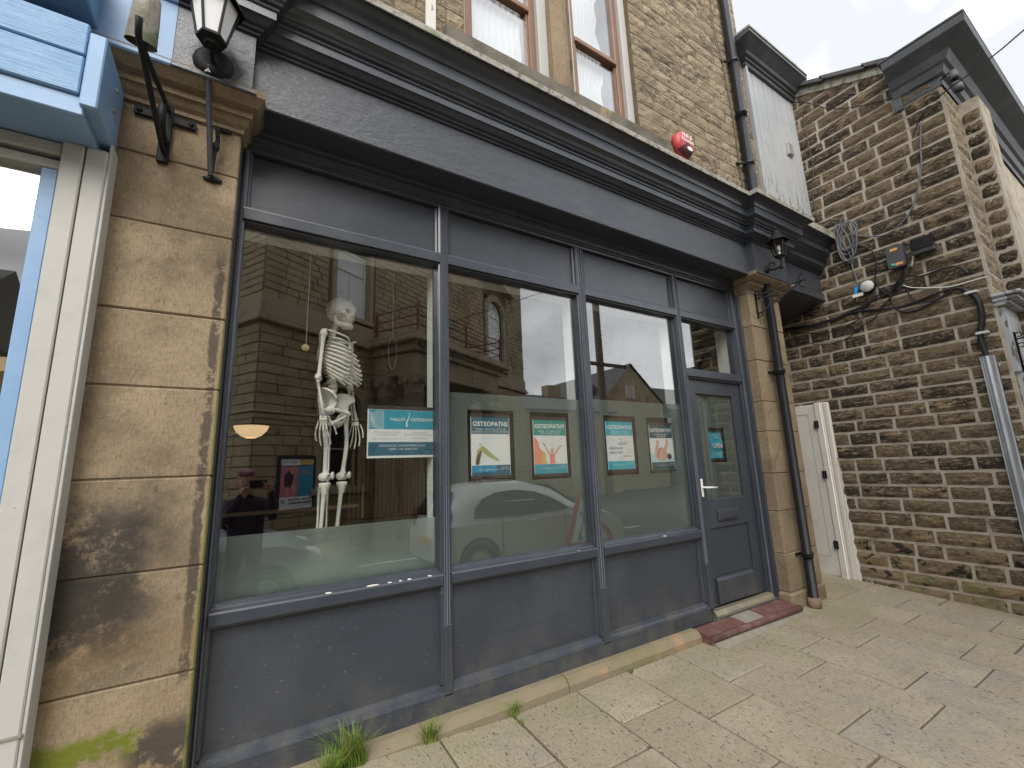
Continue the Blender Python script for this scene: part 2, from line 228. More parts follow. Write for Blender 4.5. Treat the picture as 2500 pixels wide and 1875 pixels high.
# ---------------------------------------------------------------- mesh helpers
class MB:
    def __init__(s): s.v = []; s.f = []; s.sm = set()
    def add(s, vs, fs, smooth=False):
        o = len(s.v); s.v += [tuple(p) for p in vs]
        for f in fs:
            if smooth: s.sm.add(len(s.f))
            s.f.append(tuple(i+o for i in f))
        return s
    def box(s, x0, x1, y0, y1, z0, z1, c=0.0):
        if x1 < x0: x0, x1 = x1, x0
        if y1 < y0: y0, y1 = y1, y0
        if z1 < z0: z0, z1 = z1, z0
        if c <= 0:
            return s.add([(x, y, z) for x in (x0, x1) for y in (y0, y1) for z in (z0, z1)],
                [(0, 1, 3, 2), (4, 6, 7, 5), (0, 4, 5, 1), (2, 3, 7, 6), (0, 2, 6, 4), (1, 5, 7, 3)])
        c = min(c, (x1-x0)*.45, (y1-y0)*.45, (z1-z0)*.45)
        V = []; idx = {}
        for sx in (0, 1):
            for sy in (0, 1):
                for sz in (0, 1):
                    X, Y, Z = (x0, x1)[sx], (y0, y1)[sy], (z0, z1)[sz]; dx, dy, dz = (c, -c)[sx], (c, -c)[sy], (c, -c)[sz]
                    for a, p in (('x', (X, Y+dy, Z+dz)), ('y', (X+dx, Y, Z+dz)), ('z', (X+dx, Y+dy, Z))):
                        idx[sx, sy, sz, a] = len(V); V.append(p)
        g = lambda a, b, cc, ax: idx[a, b, cc, ax]
        F = [(g(0,0,0,'x'), g(0,0,1,'x'), g(0,1,1,'x'), g(0,1,0,'x')), (g(1,0,0,'x'), g(1,1,0,'x'), g(1,1,1,'x'), g(1,0,1,'x')),
             (g(0,0,0,'y'), g(1,0,0,'y'), g(1,0,1,'y'), g(0,0,1,'y')), (g(0,1,0,'y'), g(0,1,1,'y'), g(1,1,1,'y'), g(1,1,0,'y')),
             (g(0,0,0,'z'), g(0,1,0,'z'), g(1,1,0,'z'), g(1,0,0,'z')), (g(0,0,1,'z'), g(1,0,1,'z'), g(1,1,1,'z'), g(0,1,1,'z'))]
        for a in (0, 1):
            for b in (0, 1):
                F.append((g(a,b,0,'x'), g(a,b,1,'x'), g(a,b,1,'y'), g(a,b,0,'y')))
                F.append((g(a,0,b,'x'), g(a,1,b,'x'), g(a,1,b,'z'), g(a,0,b,'z')))
                F.append((g(0,a,b,'y'), g(1,a,b,'y'), g(1,a,b,'z'), g(0,a,b,'z')))
                for d in (0, 1): F.append((g(a,b,d,'x'), g(a,b,d,'y'), g(a,b,d,'z')))
        return s.add(V, F)
    def prism(s, poly, a, b, ax='x', smooth=False):
        """extrude a 2D polygon along axis ax from a to b; the polygon lies in the other two axes in xyz order"""
        n = len(poly); P = []
        for t in (a, b):
            for p, q in poly: P.append((t, p, q) if ax == 'x' else (p, t, q) if ax == 'y' else (p, q, t))
        F = [(i, (i+1) % n, n+(i+1) % n, n+i) for i in range(n)]
        o = len(s.v); s.add(P, F, smooth); s.f.append(tuple(range(o, o+n))); s.f.append(tuple(reversed(range(o+n, o+2*n)))); return s
    def tube(s, pts, r, n=8, caps=True, smooth=True, flat=None):
        pts = [Vector(p) for p in pts]; R = r if isinstance(r, (list, tuple)) else [r]*len(pts); V = []; up = None
        for i, p in enumerate(pts):
            d = (pts[min(i+1, len(pts)-1)]-pts[max(i-1, 0)])
            d = d.normalized() if d.length > 1e-9 else Vector((0, 0, 1))
            if up is None: up = Vector((0, 0, 1)) if abs(d.z) < 0.9 else Vector((1, 0, 0))
            a = d.cross(up)
            if a.length < 1e-6: up = Vector((0, 1, 0)); a = d.cross(up)
            a.normalize(); b = a.cross(d).normalized(); up = b
            for k in range(n):
                t = 2*PI*k/n; V.append(p+(a*math.cos(t)*(flat or 1)+b*math.sin(t))*R[i])
        m = len(pts); F = [(i*n+k, i*n+(k+1) % n, (i+1)*n+(k+1) % n, (i+1)*n+k) for i in range(m-1) for k in range(n)]
        o = len(s.v); s.add(V, F, smooth)
        if caps: s.f.append(tuple(range(o, o+n))); s.f.append(tuple(range(o+(m-1)*n, o+m*n)))
        return s
    def lathe(s, prof, c=(0, 0, 0), n=20, smooth=True, ax='z', a0=0, a1=2*PI):
        V = []; closed = abs(a1-a0-2*PI) < 1e-6; k = n if closed else n+1
        for r, z in prof:
            for i in range(k):
                t = a0+(a1-a0)*i/n; x, y = r*math.cos(t), r*math.sin(t)
                V.append((c[0]+x, c[1]+y, c[2]+z) if ax == 'z' else (c[0]+x, c[1]+z, c[2]+y) if ax == 'y' else (c[0]+z, c[1]+x, c[2]+y))
        F = []
        for j in range(len(prof)-1):
            for i in range(n if closed else n):
                i2 = (i+1) % k if closed else i+1
                F.append((j*k+i, j*k+i2, (j+1)*k+i2, (j+1)*k+i))
        return s.add(V, F, smooth)
    def ell(s, c, r, n=14, m=10, rot=None):
        V = []; F = []
        M_ = rot or Matrix.Identity(3)
        for j in range(m+1):
            ph = -PI/2+PI*j/m
            for i in range(n):
                t = 2*PI*i/n; V.append(Vector(c)+M_ @ Vector((r[0]*math.cos(ph)*math.cos(t), r[1]*math.cos(ph)*math.sin(t), r[2]*math.sin(ph))))
        for j in range(m):
            for i in range(n): F.append((j*n+i, j*n+(i+1) % n, (j+1)*n+(i+1) % n, (j+1)*n+i))
        return s.add(V, F, True)
    def mesh(s, name):
        me = bpy.data.meshes.new(name); me.from_pydata(s.v, [], s.f)
        if s.sm:
            fl = [i in s.sm for i in range(len(s.f))]; me.polygons.foreach_set('use_smooth', fl)
        me.validate(); me.update(); return me
    def build(s, name, m, parent=None, **k): return link(name, s.mesh(name), m, parent, **k)
def link(name, me, m, parent=None, loc=None, rot=None, scl=None, label=None, cat=None, group=None, kind=None):
    o = bpy.data.objects.new(name, me)
    if me is not None and m is not None and not me.materials: me.materials.append(MATS[m] if isinstance(m, str) else m)
    COL.objects.link(o)
    if parent is not None: o.parent = parent
    if loc is not None: o.location = loc
    if rot is not None: o.rotation_euler = rot
    if scl is not None: o.scale = scl
    return tag(o, label, cat, group, kind)
def tag(o, label=None, cat=None, group=None, kind=None):
    if label: o['label'] = label
    if cat: o['category'] = cat
    if group: o['group'] = group
    if kind: o['kind'] = kind
    return o
def thing(name, label, cat, loc=(0, 0, 0), rz=0, group=None, rot=None):
    return link(name, None, None, None, loc, rot or (0, 0, rz), None, label, cat, group)
def box(name, m, parent, x0, x1, y0, y1, z0, z1, c=0.0, **k):
    return MB().box(x0, x1, y0, y1, z0, z1, c).build(name, m, parent, **k)
def arc(c, r, a0, a1, n, plane='xz', rz=None):
    out = []
    for i in range(n+1):
        t = a0+(a1-a0)*i/n; p, q = r*math.cos(t), (rz or r)*math.sin(t)
        out.append((c[0]+p, c[1], c[2]+q) if plane == 'xz' else (c[0], c[1]+p, c[2]+q) if plane == 'yz' else (c[0]+p, c[1]+q, c[2]))
    return out
def smooth_path(pts, k=4):
    P = [Vector(p) for p in pts]; out = []
    for i in range(len(P)-1):
        p0, p1, p2, p3 = P[max(i-1, 0)], P[i], P[i+1], P[min(i+2, len(P)-1)]
        for j in range(k):
            t = j/k; out.append(0.5*((2*p1)+(p2-p0)*t+(2*p0-5*p1+4*p2-p3)*t*t+(3*p1-p0-3*p2+p3)*t**3))
    return out+[P[-1]]
def text_mesh(body, size, align='CENTER', spacing=1.0, ext=0.0, bold=0.0):
    c = bpy.data.curves.new('lettering', 'FONT'); c.body = body; c.size = size; c.align_x = align; c.align_y = 'CENTER'; c.space_character = spacing; c.extrude = ext; c.offset = bold; c.resolution_u = 3
    o = bpy.data.objects.new('lettering', c); COL.objects.link(o)
    dg = bpy.context.evaluated_depsgraph_get(); me = bpy.data.meshes.new_from_object(o.evaluated_get(dg)); me.materials.clear()
    bpy.data.objects.remove(o); bpy.data.curves.remove(c); return me
def text(body, size, m, parent, loc, rot=(PI/2, 0, 0), **k):
    me = text_mesh(body, size, **{a: k.pop(a) for a in ('align', 'spacing', 'ext', 'bold') if a in k})
    return link('lettering', me, m, parent, loc, rot, **k)
def copy_tree(o, parent=None):
    c = o.copy(); COL.objects.link(c); c.parent = parent
    for ch in list(o.children): copy_tree(ch, c)
    return c
def gz(y): return -0.16+0.06*y if y > -3.3 else -0.358
def gz(x, y):
    return (-0.16+0.06*y if y > -3.3 else -0.358)+0.055*min(max(0.0, 0.4-x), 2.4)
# ================================================================ ground
# road sheet out to the horizon, pavement bed, slabs
box('road', 'asphalt', None, -300, 300, -300, -3.42, -0.72, -0.50, kind='structure')
terr = MB().add([(-300, 9, -0.30), (300, 9, -0.30), (300, 300, -0.30), (-300, 300, -0.30)], [(0, 1, 2, 3)]).build('ground', 'asphalt', None, kind='structure')
mb = MB(); X = [-9, -4.4, -2.0, -1.0, 0.4, 2, 5.2, 30]
for i in range(len(X)-1):
    a, b = X[i], X[i+1]; y1 = 9.0 if a < 5.19 else -1.2
    mb.add([(a, -3.30, gz(a, -3.29)-0.022), (b, -3.30, gz(b, -3.29)-0.022), (b, y1, gz(b, min(y1, 0.3))-0.022), (a, y1, gz(a, min(y1, 0.3))-0.022)], [(0, 1, 2, 3)])
pav = mb.build('pavement', 'joint_dirt', None, kind='structure')
strips = [-2.75, -2.31, -1.87, -1.43, -0.97, -0.52, -0.07, 0.385, 0.85, 1.30, 1.76, 2.185, 2.60, 3.01, 3.44, 3.86, 4.27, 4.68, 4.99]
first = {7: -0.70, 8: -0.49, 9: -0.71, 10: -0.545, 11: -0.75, 12: -0.56, 13: -0.77, 14: -0.615, 15: -0.79, 16: -0.60, 17: -0.80}
def slab(x0, x1, y0, y1):
    g = 0.004+rnd.random()*0.003; x0 += g; x1 -= g; y0 += g; y1 -= g; c = 0.006; dz = rnd.uniform(-.0022, .0022); tx = rnd.uniform(-.003, .003)
    Z = lambda x, y: gz(x, y)+dz+tx*(x-x0)
    P = [(x0, y0), (x1, y0), (x1, y1), (x0, y1)]; Q = [(x0+c, y0+c), (x1-c, y0+c), (x1-c, y1-c), (x0+c, y1-c)]
    V = [(x, y, Z(x, y)-0.06) for x, y in P]+[(x, y, Z(x, y)-c) for x, y in P]+[(x, y, Z(x, y)) for x, y in Q]
    F = [(8, 9, 10, 11)]+[(i, (i+1) % 4, 4+(i+1) % 4, 4+i) for i in range(4)]+[(4+i, 4+(i+1) % 4, 8+(i+1) % 4, 8+i) for i in range(4)]
    MB().add(V, F).build('paving_slab', 'paving', pav)
for i in range(len(strips)-1):
    x0, x1 = strips[i], strips[i+1]
    yt = -0.10 if x0 < 3.3 else (-0.135 if x0 < 3.8 else 0.30)
    ys = [yt]; f = first.get(i, -0.52-0.2*(i % 2)+rnd.uniform(-.03, .03))
    if i >= 15: ys.append(-0.21)
    while f > -3.2: ys.append(f); f -= 0.62+rnd.uniform(-.02, .015)
    ys.append(-3.29)
    for a, b in zip(ys, ys[1:]):
        if a-b > 0.03: slab(x0, x1, b, a)
for i in range(9):      # kerb stones at the carriageway
    x0 = -4.2+i*1.15; z = gz(x0+.5, -3.31)
    mb = MB(); mb.box(x0+.004, x0+1.145, -3.44, -3.297, -0.62, z, 0.015); mb.build('kerb_stone', 'paving', pav)
rd = bpy.data.objects['road']
for y in (-3.62, -3.80): box('yellow_line', 'road_yellow', rd, -30, 40, y-.04, y+.04, -0.50, -0.496)
for i in range(8): box('centre_line', 'road_white', rd, -14+i*5, -11.5+i*5, -6.35, -6.25, -0.50, -0.496)

# ================================================================ stones
def stone_variants(n, nx=6, nz=3, bulge=0.014, rough=0.010, depth=0.05, edge=0.02):
    out = []
    for s in range(n):
        r = random.Random(100+s); V = []
        for j in range(nz+1):
            for i in range(nx+1):
                u, v = i/nx-.5, j/nz-.5; e = (i in (0, nx)) or (j in (0, nz))
                d = 0.0 if e else -(bulge*(0.4+0.6*(1-(2*u)**4)*(1-(2*v)**4))+r.uniform(-rough, rough))
                uu = u+(r.uniform(-edge, edge)*0.35 if i in (0, nx) else r.uniform(-.03, .03)); vv = v+(r.uniform(-edge, edge)*1.2 if j in (0, nz) else r.uniform(-.04, .04))
                if (i in (0, nx)) and (j in (0, nz)): uu *= 0.993; vv *= 0.97
                V.append((uu, d, vv))
        F = [(j*(nx+1)+i, j*(nx+1)+i+1, (j+1)*(nx+1)+i+1, (j+1)*(nx+1)+i) for j in range(nz) for i in range(nx)]
        rim = [i for i in range(nx+1)]+[j*(nx+1)+nx for j in range(1, nz+1)]+[nz*(nx+1)+i for i in range(nx-1, -1, -1)]+[j*(nx+1) for j in range(nz-1, 0, -1)]
        b = len(V); V += [(V[k][0], depth, V[k][2]) for k in rim]; m = len(rim)
        F += [(rim[k], b+k, b+(k+1) % m, rim[(k+1) % m]) for k in range(m)]
        me = MB().add(V, F).mesh('stone'); out.append(me)
    return out
ROCK = stone_variants(12); PALE = stone_variants(12, bulge=0.008, rough=0.006, edge=0.015)
for me in ROCK: me.materials.append(MATS['rock_stone'])
for me in PALE: me.materials.append(MATS['pale_stone'])
def stones(parent, variants, rows, spans, lens, joint, place):
    """rows: z boundaries; spans(z0,z1) -> intervals along the wall; place(s,z) -> location, rotation z"""
    n = 0
    for z0, z1 in zip(rows, rows[1:]):
        for a, b in spans(z0, z1):
            s = a
            while s < b-0.02:
                l = rnd.uniform(*lens)
                if b-(s+l) < lens[0]*0.6: l = b-s
                l = min(l, b-s)
                loc, rz = place(s+l/2, (z0+z1)/2+rnd.uniform(-.003, .003))
                o = link('stone', rnd.choice(variants), None, parent, loc, (0, 0, rz), (max(l-joint, .02), 1, z1-z0-joint*rnd.uniform(.8, 1.1)))
                n += 1; s += l
    return n

# ================================================================ shop building: stone piers and upper wall
shop = thing('shop_building', 'sandstone building with coursed upper wall, sash windows and piers around the navy shopfront', 'building', (0, 0, 0))
# wall core behind everything (front plane y=-0.212), with window openings
UW = -0.212
mb = MB()
for x0, x1, z0, z1 in ((-3.6, 0.10, 3.84, 8.6), (0.90, 1.10, 4.20, 6.3), (1.86, 3.86, 3.84, 8.6), (0.10, 1.86, 6.3, 8.6), (0.10, 1.86, 3.84, 4.19)):
    mb.box(x0, x1, UW, 0.12, z0, z1)
mb.box(3.86, 3.862, UW+.003, 0.12, 3.84, 8.6); mb.box(-3.6, 3.42, 0.13, 0.35, 3.14, 8.6)
uw = mb.build('upper_wall', 'dark_mortar', shop)
rows = [3.86]
while rows[-1] < 7.15: rows.append(rows[-1]+rnd.choice((0.115, 0.13, 0.13, 0.145)))
def spn(z0, z1):
    out = [(-1.3, 0.10)]
    if z1 < 4.06: return [(-1.3, -0.06), (2.2, 3.86)]
    return out+[(1.86, 3.86)]
ns = stones(uw, PALE, rows, spn, (0.20, 0.46), 0.008, lambda s, z: ((s, UW-0.004, z), 0))
# dressed jambs and mullion of the upper windows, sill
pr = [(0.88, UW-.012), (1.00, UW-.03), (1.055, UW-.012), (1.125, UW+.06), (1.125, 0.10), (0.88, 0.10)]
MB().prism(pr, 4.17, 6.3, 'z').build('window_mullion', 'ashlar', shop)
si = MB().prism([(-0.275, 4.04), (-0.275, 4.165), (-0.21, 4.205), (-0.10, 4.215), (-0.10, 4.04)], -0.06, 2.20).build('window_sill', 'sill_stone', shop)
for wx0, wx1, gj in ((0.10, 0.88, 0.80), (1.125, 1.86, 1.79)):
    f = MB()
    y0, y1 = -0.135, -0.085; z0, z1, zm = 4.215, 6.3, 4.90
    r = gj-0.015; l = wx0+.03
    f.box(l, l+.06, y0, y1, z0, z1, .004); f.box(r-.06, r, y0, y1, z0, z1, .004); f.box(l+.06, r-.06, y0+.003, y1, z0, z0+.05, .004)
    f.box(l+.06, r-.06, y0-.012, y1, zm-.02, zm+.03, .006); f.box(l+.06, r-.06, y0+.006, y1, zm+.031, zm+.05, .004)
    f.box(l+.061, l+.08, y0+.012, y1, z0+.05, zm-.02); f.box(r-.08, r-.061, y0+.012, y1, z0+.05, zm-.02)
    win = f.build('window', 'brown_sash', shop)
    box('pane', 'pane_glass', win, l+.05, r-.05, -0.104, -0.098, z0+.04, z1)
    box('jamb_board', 'grey_board', win, r+.002, wx1-.001, -0.175, -0.09, z0, z1, .006); box('jamb_board', 'grey_board', win, wx0+.001, l-.002, -0.175, -0.09, z0, z1, .006)
    # net curtain with a scalloped edge, open on the right
    V = []; nx, nzc = 30, 24
    for j in range(nzc+1):
        z = z0+(z1-z0)*j/nzc
        e = r-.17-0.018*math.sin(j*1.7)-0.02*math.sin(j*.6) if wx0 > 1 else r-.085-.006*math.sin(j*1.3)
        for i in range(nx+1): V.append((l+.04+(e-l-.04)*i/nx, -0.045+0.008*math.sin(i*1.9), z))
    cu = MB().add(V, [(j*(nx+1)+i, j*(nx+1)+i+1, (j+1)*(nx+1)+i+1, (j+1)*(nx+1)+i) for j in range(nzc) for i in range(nx)], True).build('curtain', 'curtain', win)
box('back_room', 'room_wall', shop, 0.0, 2.0, 0.30, 0.34, 4.1, 6.5)
# stone piers
def pier(x0, x1, yf, joints, capx, label):
    p = thing('pier', label, None); p.parent = shop
    for a, b in zip(joints, joints[1:]):
        MB().box(x0, x1, yf+rnd.uniform(-.002, .002), 0.12, a+.002, b-.002, 0.006).build('stone_block', 'ashlar', p)
    box('joint_core', 'dark_mortar', p, x0+.006, x1-.006, yf+.008, 0.11, joints[0], joints[-1])
    # moulded capital
    prof = [(0.0, 0), (.015, 0), (.015, .02), (.035, .035), (.055, .06), (.068, .062), (.072, .095), (.105, .10), (.13, .12), (.148, .135), (.150, .172), (.0, .178)]
    V = []; F = []; zc = joints[-1]
    for d, h in prof: e = d*.62; V += [(x0-e, 0.10, zc+h), (x0-e, yf-d, zc+h), (x1+e, yf-d, zc+h), (x1+e, 0.10, zc+h)]
    for j in range(len(prof)-1):
        for i in range(3): F.append((j*4+i, j*4+i+1, j*4+4+i+1, j*4+4+i))
    F.append((len(V)-4, len(V)-3, len(V)-2, len(V)-1))
    MB().add(V, F).build('capital', 'ashlar', p)
    return p
pier(-1.66, -1.152, -0.13, [-0.25, 0.455, 0.865, 1.238, 1.625, 1.964, 2.38, 2.716, 2.965], 0, 'soot-stained sandstone pier between the blue and navy shopfronts')
pr_ = pier(3.42, 4.03, -0.13, [-0.25, -0.02, 0.324, 0.713, 1.073, 1.487, 1.79, 2.22, 2.585, 2.955], 0, 'pale sandstone pier right of the door')
MB().box(3.402, 4.048, -0.148, 0.1, -0.25, -0.03, .014).build('base_stone', 'ashlar', pr_)
# passage beside the pier: return wall, back
box('passage_wall', 'dark_mortar', shop, 3.43, 4.02, 0.125, 3.0, -0.3, 3.1)
# plinth under the shopfront
for a, b in ((-1.15, -0.15), (-0.145, 0.79), (0.797, 2.11)):
    MB().prism([(-0.105, -0.30), (-0.105, -0.125), (-0.085, -0.098), (-0.06, -0.086), (0.08, -0.080), (0.08, -0.30)], a, b).build('plinth_stone', 'plinth_stone', shop)

# ================================================================ entablature profile (projection, height) swept round the two pier blocks
PF, D = 0.195, 0.075
def sweep(name, m, parent, prof, xa, xb, blocks=True, close=True, dd=0.0, cuts=None):
    V = []; n = 0
    for p, z in prof:
        q = p-PF
        if blocks: row = [(xa, -(p+D)), (-1.12+q, -(p+D)), (-1.12+q, -p), (3.375-q, -p), (3.375-q, -(p+D)), (4.02+q, -(p+D)), (4.02+q, -p), (xb, -p)]
        else: row = [(xa, -(p+dd)), (xb, -(p+dd))]
        n = len(row); V += [(x, y, z) for x, y in row]
    F = [(j*n+i, j*n+i+1, (j+1)*n+i+1, (j+1)*n+i) for j in range(len(prof)-1) for i in range(n-1)]
    return MB().add(V, F).build(name, m, parent)
FAS = [(0.0, 3.104), (0.185, 3.10), (0.208, 3.10), (0.214, 3.106), (0.214, 3.116), (0.206, 3.122), (0.206, 3.13), (0.195, 3.134), (0.195, 3.452)]
COR = [(0.195, 3.452), (0.208, 3.454), (0.212, 3.462), (0.206, 3.470), (0.222, 3.473), (0.228, 3.482), (0.222, 3.490), (0.240, 3.495), (0.262, 3.517), (0.276, 3.52), (0.276, 3.567), (0.284, 3.569), (0.288, 3.580), (0.282, 3.588), (0.300, 3.592), (0.306, 3.603), (0.300, 3.612), (0.312, 3.618), (0.322, 3.640), (0.345, 3.654), (0.352, 3.656), (0.352, 3.735), (0.362, 3.737), (0.366, 3.750), (0.372, 3.765), (0.392, 3.785), (0.418, 3.800), (0.432, 3.803), (0.436, 3.818)]
FLA = [(0.440, 3.806), (0.447, 3.808), (0.449, 3.848), (0.440, 3.856), (0.30, 3.868), (0.10, 3.90)]
front = thing('shopfront', 'navy painted timber shopfront with moulded cornice, three tall windows and a part-glazed door', 'shopfront')
sweep('fascia_board', 'navy_old', front, FAS, -1.44, 4.999); sweep('cornice', 'navy_paint', front, COR, -1.44, 4.999); sweep('lead_flashing', 'lead', front, FLA, -1.44, 4.999)
# soffit over the passage on the right
MB().prism([(-0.195, 3.098), (0.6, 2.84), (0.6, 3.0), (-0.195, 3.12)], 4.034, 4.995).build('passage_soffit', 'navy_paint', front)
# head mouldings between soffit and the upper panels
hx0, hx1 = -1.15, 3.418
MB().prism([(0.035, 2.99), (0.012, 2.992), (0.010, 3.004), (-0.002, 3.008), (-0.002, 3.024), (-0.018, 3.030), (-0.020, 3.046), (-0.030, 3.05), (-0.032, 3.075), (-0.046, 3.08), (-0.05, 3.102), (0.035, 3.102)], hx0, hx1).build('head_moulding', 'navy_paint', front)
TB, TT, ST, SB = 2.579, 2.639, 0.634, 0.573
bays = [(-1.122, 0.0), (0.053, 1.19), (1.257, 2.387)]; door_bay = (2.442, 3.329)
# mullions: flat front with a central bead and side beads
def mullion(x0, x1, zb=0.0):
    m = MB(); xc = (x0+x1)/2
    m.box(x0, x1, 0.0, 0.12, zb, 2.99, .003)
    m.tube([(xc, 0.001, zb+.36), (xc, 0.001, 2.985)], 0.006, 8)
    m.tube([(x0+.012, 0.0005, zb+.36), (x0+.012, 0.0005, 2.985)], 0.004, 6); m.tube([(x1-.012, 0.0005, zb+.36), (x1-.012, 0.0005, 2.985)], 0.004, 6)
    m.box(x0-.001, x1+.001, -0.012, 0.0, zb-.0, zb+.36, .004)
    m.build('mullion', 'navy_paint', front)
for a, b in ((0.0, 0.053), (1.19, 1.257), (2.387, 2.442)): mullion(a, b)
m = MB(); m.box(-1.1505, -1.122, 0.0, 0.12, -0.085, 2.99, .003); m.tube([(-1.135, 0.0, -0.08), (-1.135, 0.0, 2.985)], 0.007, 6); m.box(-1.158, -1.146, -0.028, 0.02, -0.1, 2.955, .003); m.build('jamb', 'navy_old', front)
m = MB(); m.box(3.329, 3.40, 0.0, 0.12, -0.085, 2.99, .003); m.tube([(3.345, 0.0, -0.08), (3.345, 0.0, 2.985)], 0.007, 6); m.box(3.395, 3.424, -0.028, 0.02, -0.1, 2.955, .004); m.build('jamb', 'navy_old', front)
for k, (a, b) in enumerate(bays+[door_bay]):
    box('transom_rail', 'navy_paint', front, a, b, 0.002, 0.11, TB, TT, .003)
    # upper panel with beads
    box('upper_panel', 'navy_paint', front, a-.002, b+.002, 0.045, 0.06, TT-.01, 3.0)
    m = MB(); m.prism([(0.045, TT+.0), (0.004, TT+.0), (0.006, TT+.010), (0.03, TT+.016), (0.045, TT+.02)], a, b)
    m.prism([(a, 0.006), (a+.012, 0.012), (a+.016, 0.028), (a+.026, 0.034), (a+.03, 0.045), (a, 0.045)], TT, 2.99, 'z'); m.prism([(b, 0.006), (b-.012, 0.012), (b-.016, 0.028), (b-.026, 0.034), (b-.03, 0.045), (b, 0.045)], TT, 2.99, 'z')
    m.build('panel_bead', 'navy_paint', front)
    if k < 3:
        # bottom: sill, stallriser panel
        m = MB(); m.prism([(0.0, SB), (-0.010, SB+.004), (-0.010, ST-.008), (-0.004, ST), (0.020, ST+.006), (0.024, ST+.016), (0.050, ST+.024), (0.056, ST+.028), (0.11, ST+.028), (0.11, SB)], a, b); m.build('window_cill', 'navy_paint', front)
        box('stallriser_panel', 'navy_paint', front, a-.002, b+.002, 0.040, 0.055, 0.0, SB+.01)
        m = MB()
        m.prism([(a, 0.006), (a+.010, 0.010), (a+.014, 0.026), (a+.022, 0.040), (a, 0.040)], 0.05, SB, 'z'); m.prism([(b, 0.006), (b-.010, 0.010), (b-.014, 0.026), (b-.022, 0.040), (b, 0.040)], 0.05, SB, 'z')
        m.prism([(0.040, SB), (0.008, SB), (0.012, SB-.012), (0.03, SB-.016), (0.040, SB-.024)], a, b); m.build('panel_bead', 'navy_paint', front)
        MB().prism([(0.045, -0.004), (-0.013, -0.004), (-0.014, 0.010), (0.004, 0.020), (0.010, 0.034), (0.030, 0.046), (0.045, 0.052)], a, b).build('panel_bead', 'navy_paint', front)
        # glazing: beads, pane, inner white reveal
        g0, g1, gb, gt = a+.014, b-.014, 0.662, 2.566
        m = MB()
        m.prism([(0.018, TB), (0.018, TB-.010), (0.045, TB-.016), (0.056, TB-.018), (0.11, TB-.018), (0.11, TB)], a, b)
        m.prism([(a, 0.014), (a+.010, 0.020), (a+.012, 0.045), (a+.016, 0.055), (a+.016, 0.11), (a, 0.11)], ST+.02, TB, 'z'); m.prism([(b, 0.014), (b-.010, 0.020), (b-.012, 0.045), (b-.016, 0.055), (b-.016, 0.11), (b, 0.11)], ST+.02, TB, 'z')
        m.build('glazing_bead', 'navy_paint', front)
        box('glass_pane', 'glass', front, g0, g1, 0.060, 0.066, gb-.006, gt)
        m = MB(); m.box(a-.02, a+.012, 0.112, 0.22, gb-.03, gt+.05); m.box(b-.012, b+.02, 0.112, 0.22, gb-.03, gt+.05); m.box(a+.012, b-.012, 0.112, 0.22, gt-.006, gt+.05); m.box(a+.012, b-.012, 0.112, 0.22, gb-.03, gb-.002)
        m.build('inner_reveal', 'inner_white', front)
MB().prism([(0.05, -0.10), (-0.012, -0.10), (-0.016, -0.085), (-0.014, -0.004), (0.05, -0.004)], -1.146, 2.387).build('bottom_rail', 'navy_paint', front)
# flaking paint on the first cill
for x, s, dx in ((-0.62, .05, .0), (-0.40, .075, .004), (-0.31, .03, .0), (-0.25, .022, -.004), (-0.20, .03, .006), (-0.08, .03, .0), (1.02, .012, 0), (1.92, .05, 0)):
    V = []; n = 9
    for i in range(n): t = 2*PI*i/n; q = rnd.uniform(.55, 1.0); V.append((x+s*.5*q*math.cos(t), -0.0008-dx*.2+.009*q*math.sin(t), ST+.0022+.0028*q*math.sin(t)))
    MB().add(V, [tuple(range(n))]).build('paint_flake', 'white_paint', front)
# frosted film with clear windows for the posters
def film(x0, x1, z0, z1, holes):
    xs = sorted({x0, x1, *[h[0] for h in holes], *[h[1] for h in holes]}); zs = sorted({z0, z1, *[h[2] for h in holes], *[h[3] for h in holes]})
    m = MB(); y = 0.0685
    for i in range(len(xs)-1):
        for j in range(len(zs)-1):
            cx, cz = (xs[i]+xs[i+1])/2, (zs[j]+zs[j+1])/2
            if any(h[0] < cx < h[1] and h[2] < cz < h[3] for h in holes): continue
            m.add([(xs[i], y, zs[j]), (xs[i+1], y, zs[j]), (xs[i+1], y, zs[j+1]), (xs[i], y, zs[j+1])], [(0, 1, 2, 3)])
    return m.build('window_film', 'frost_film', front)
film(-1.106, -0.016, 0.656, 0.950, [])
film(0.069, 1.174, 0.656, 1.722, [(0.208, 0.565, 1.135, 1.613), (0.703, 1.06, 1.135, 1.612)])
film(1.273, 2.371, 0.656, 1.735, [(1.411, 1.770, 1.133, 1.610), (1.906, 2.263, 1.133, 1.606)])
# ---- door
dx0, dx1 = door_bay
box('door_transom', 'navy_paint', front, dx0, dx1, -0.004, 0.11, 2.0, 2.075, .004)
MB().prism([(0.05, 2.0), (0.008, 2.0), (0.012, 1.985), (0.035, 1.975), (0.05, 1.97)], dx0, dx1).build('panel_bead', 'navy_paint', front)
box('glass_pane', 'glass', front, dx0+.012, dx1-.012, 0.060, 0.066, 2.07, TB)
m = MB(); m.prism([(0.018, TB), (0.018, TB-.010), (0.045, TB-.016), (0.11, TB-.018), (0.11, TB)], dx0, dx1); m.prism([(0.018, 2.075), (0.03, 2.085), (0.055, 2.09), (0.11, 2.09), (0.11, 2.075)], dx0, dx1)
m.prism([(dx1, 0.014), (dx1-.010, 0.020), (dx1-.014, 0.055), (dx1-.014, 0.11), (dx1, 0.11)], 2.075, TB, 'z'); m.build('glazing_bead', 'navy_paint', front)
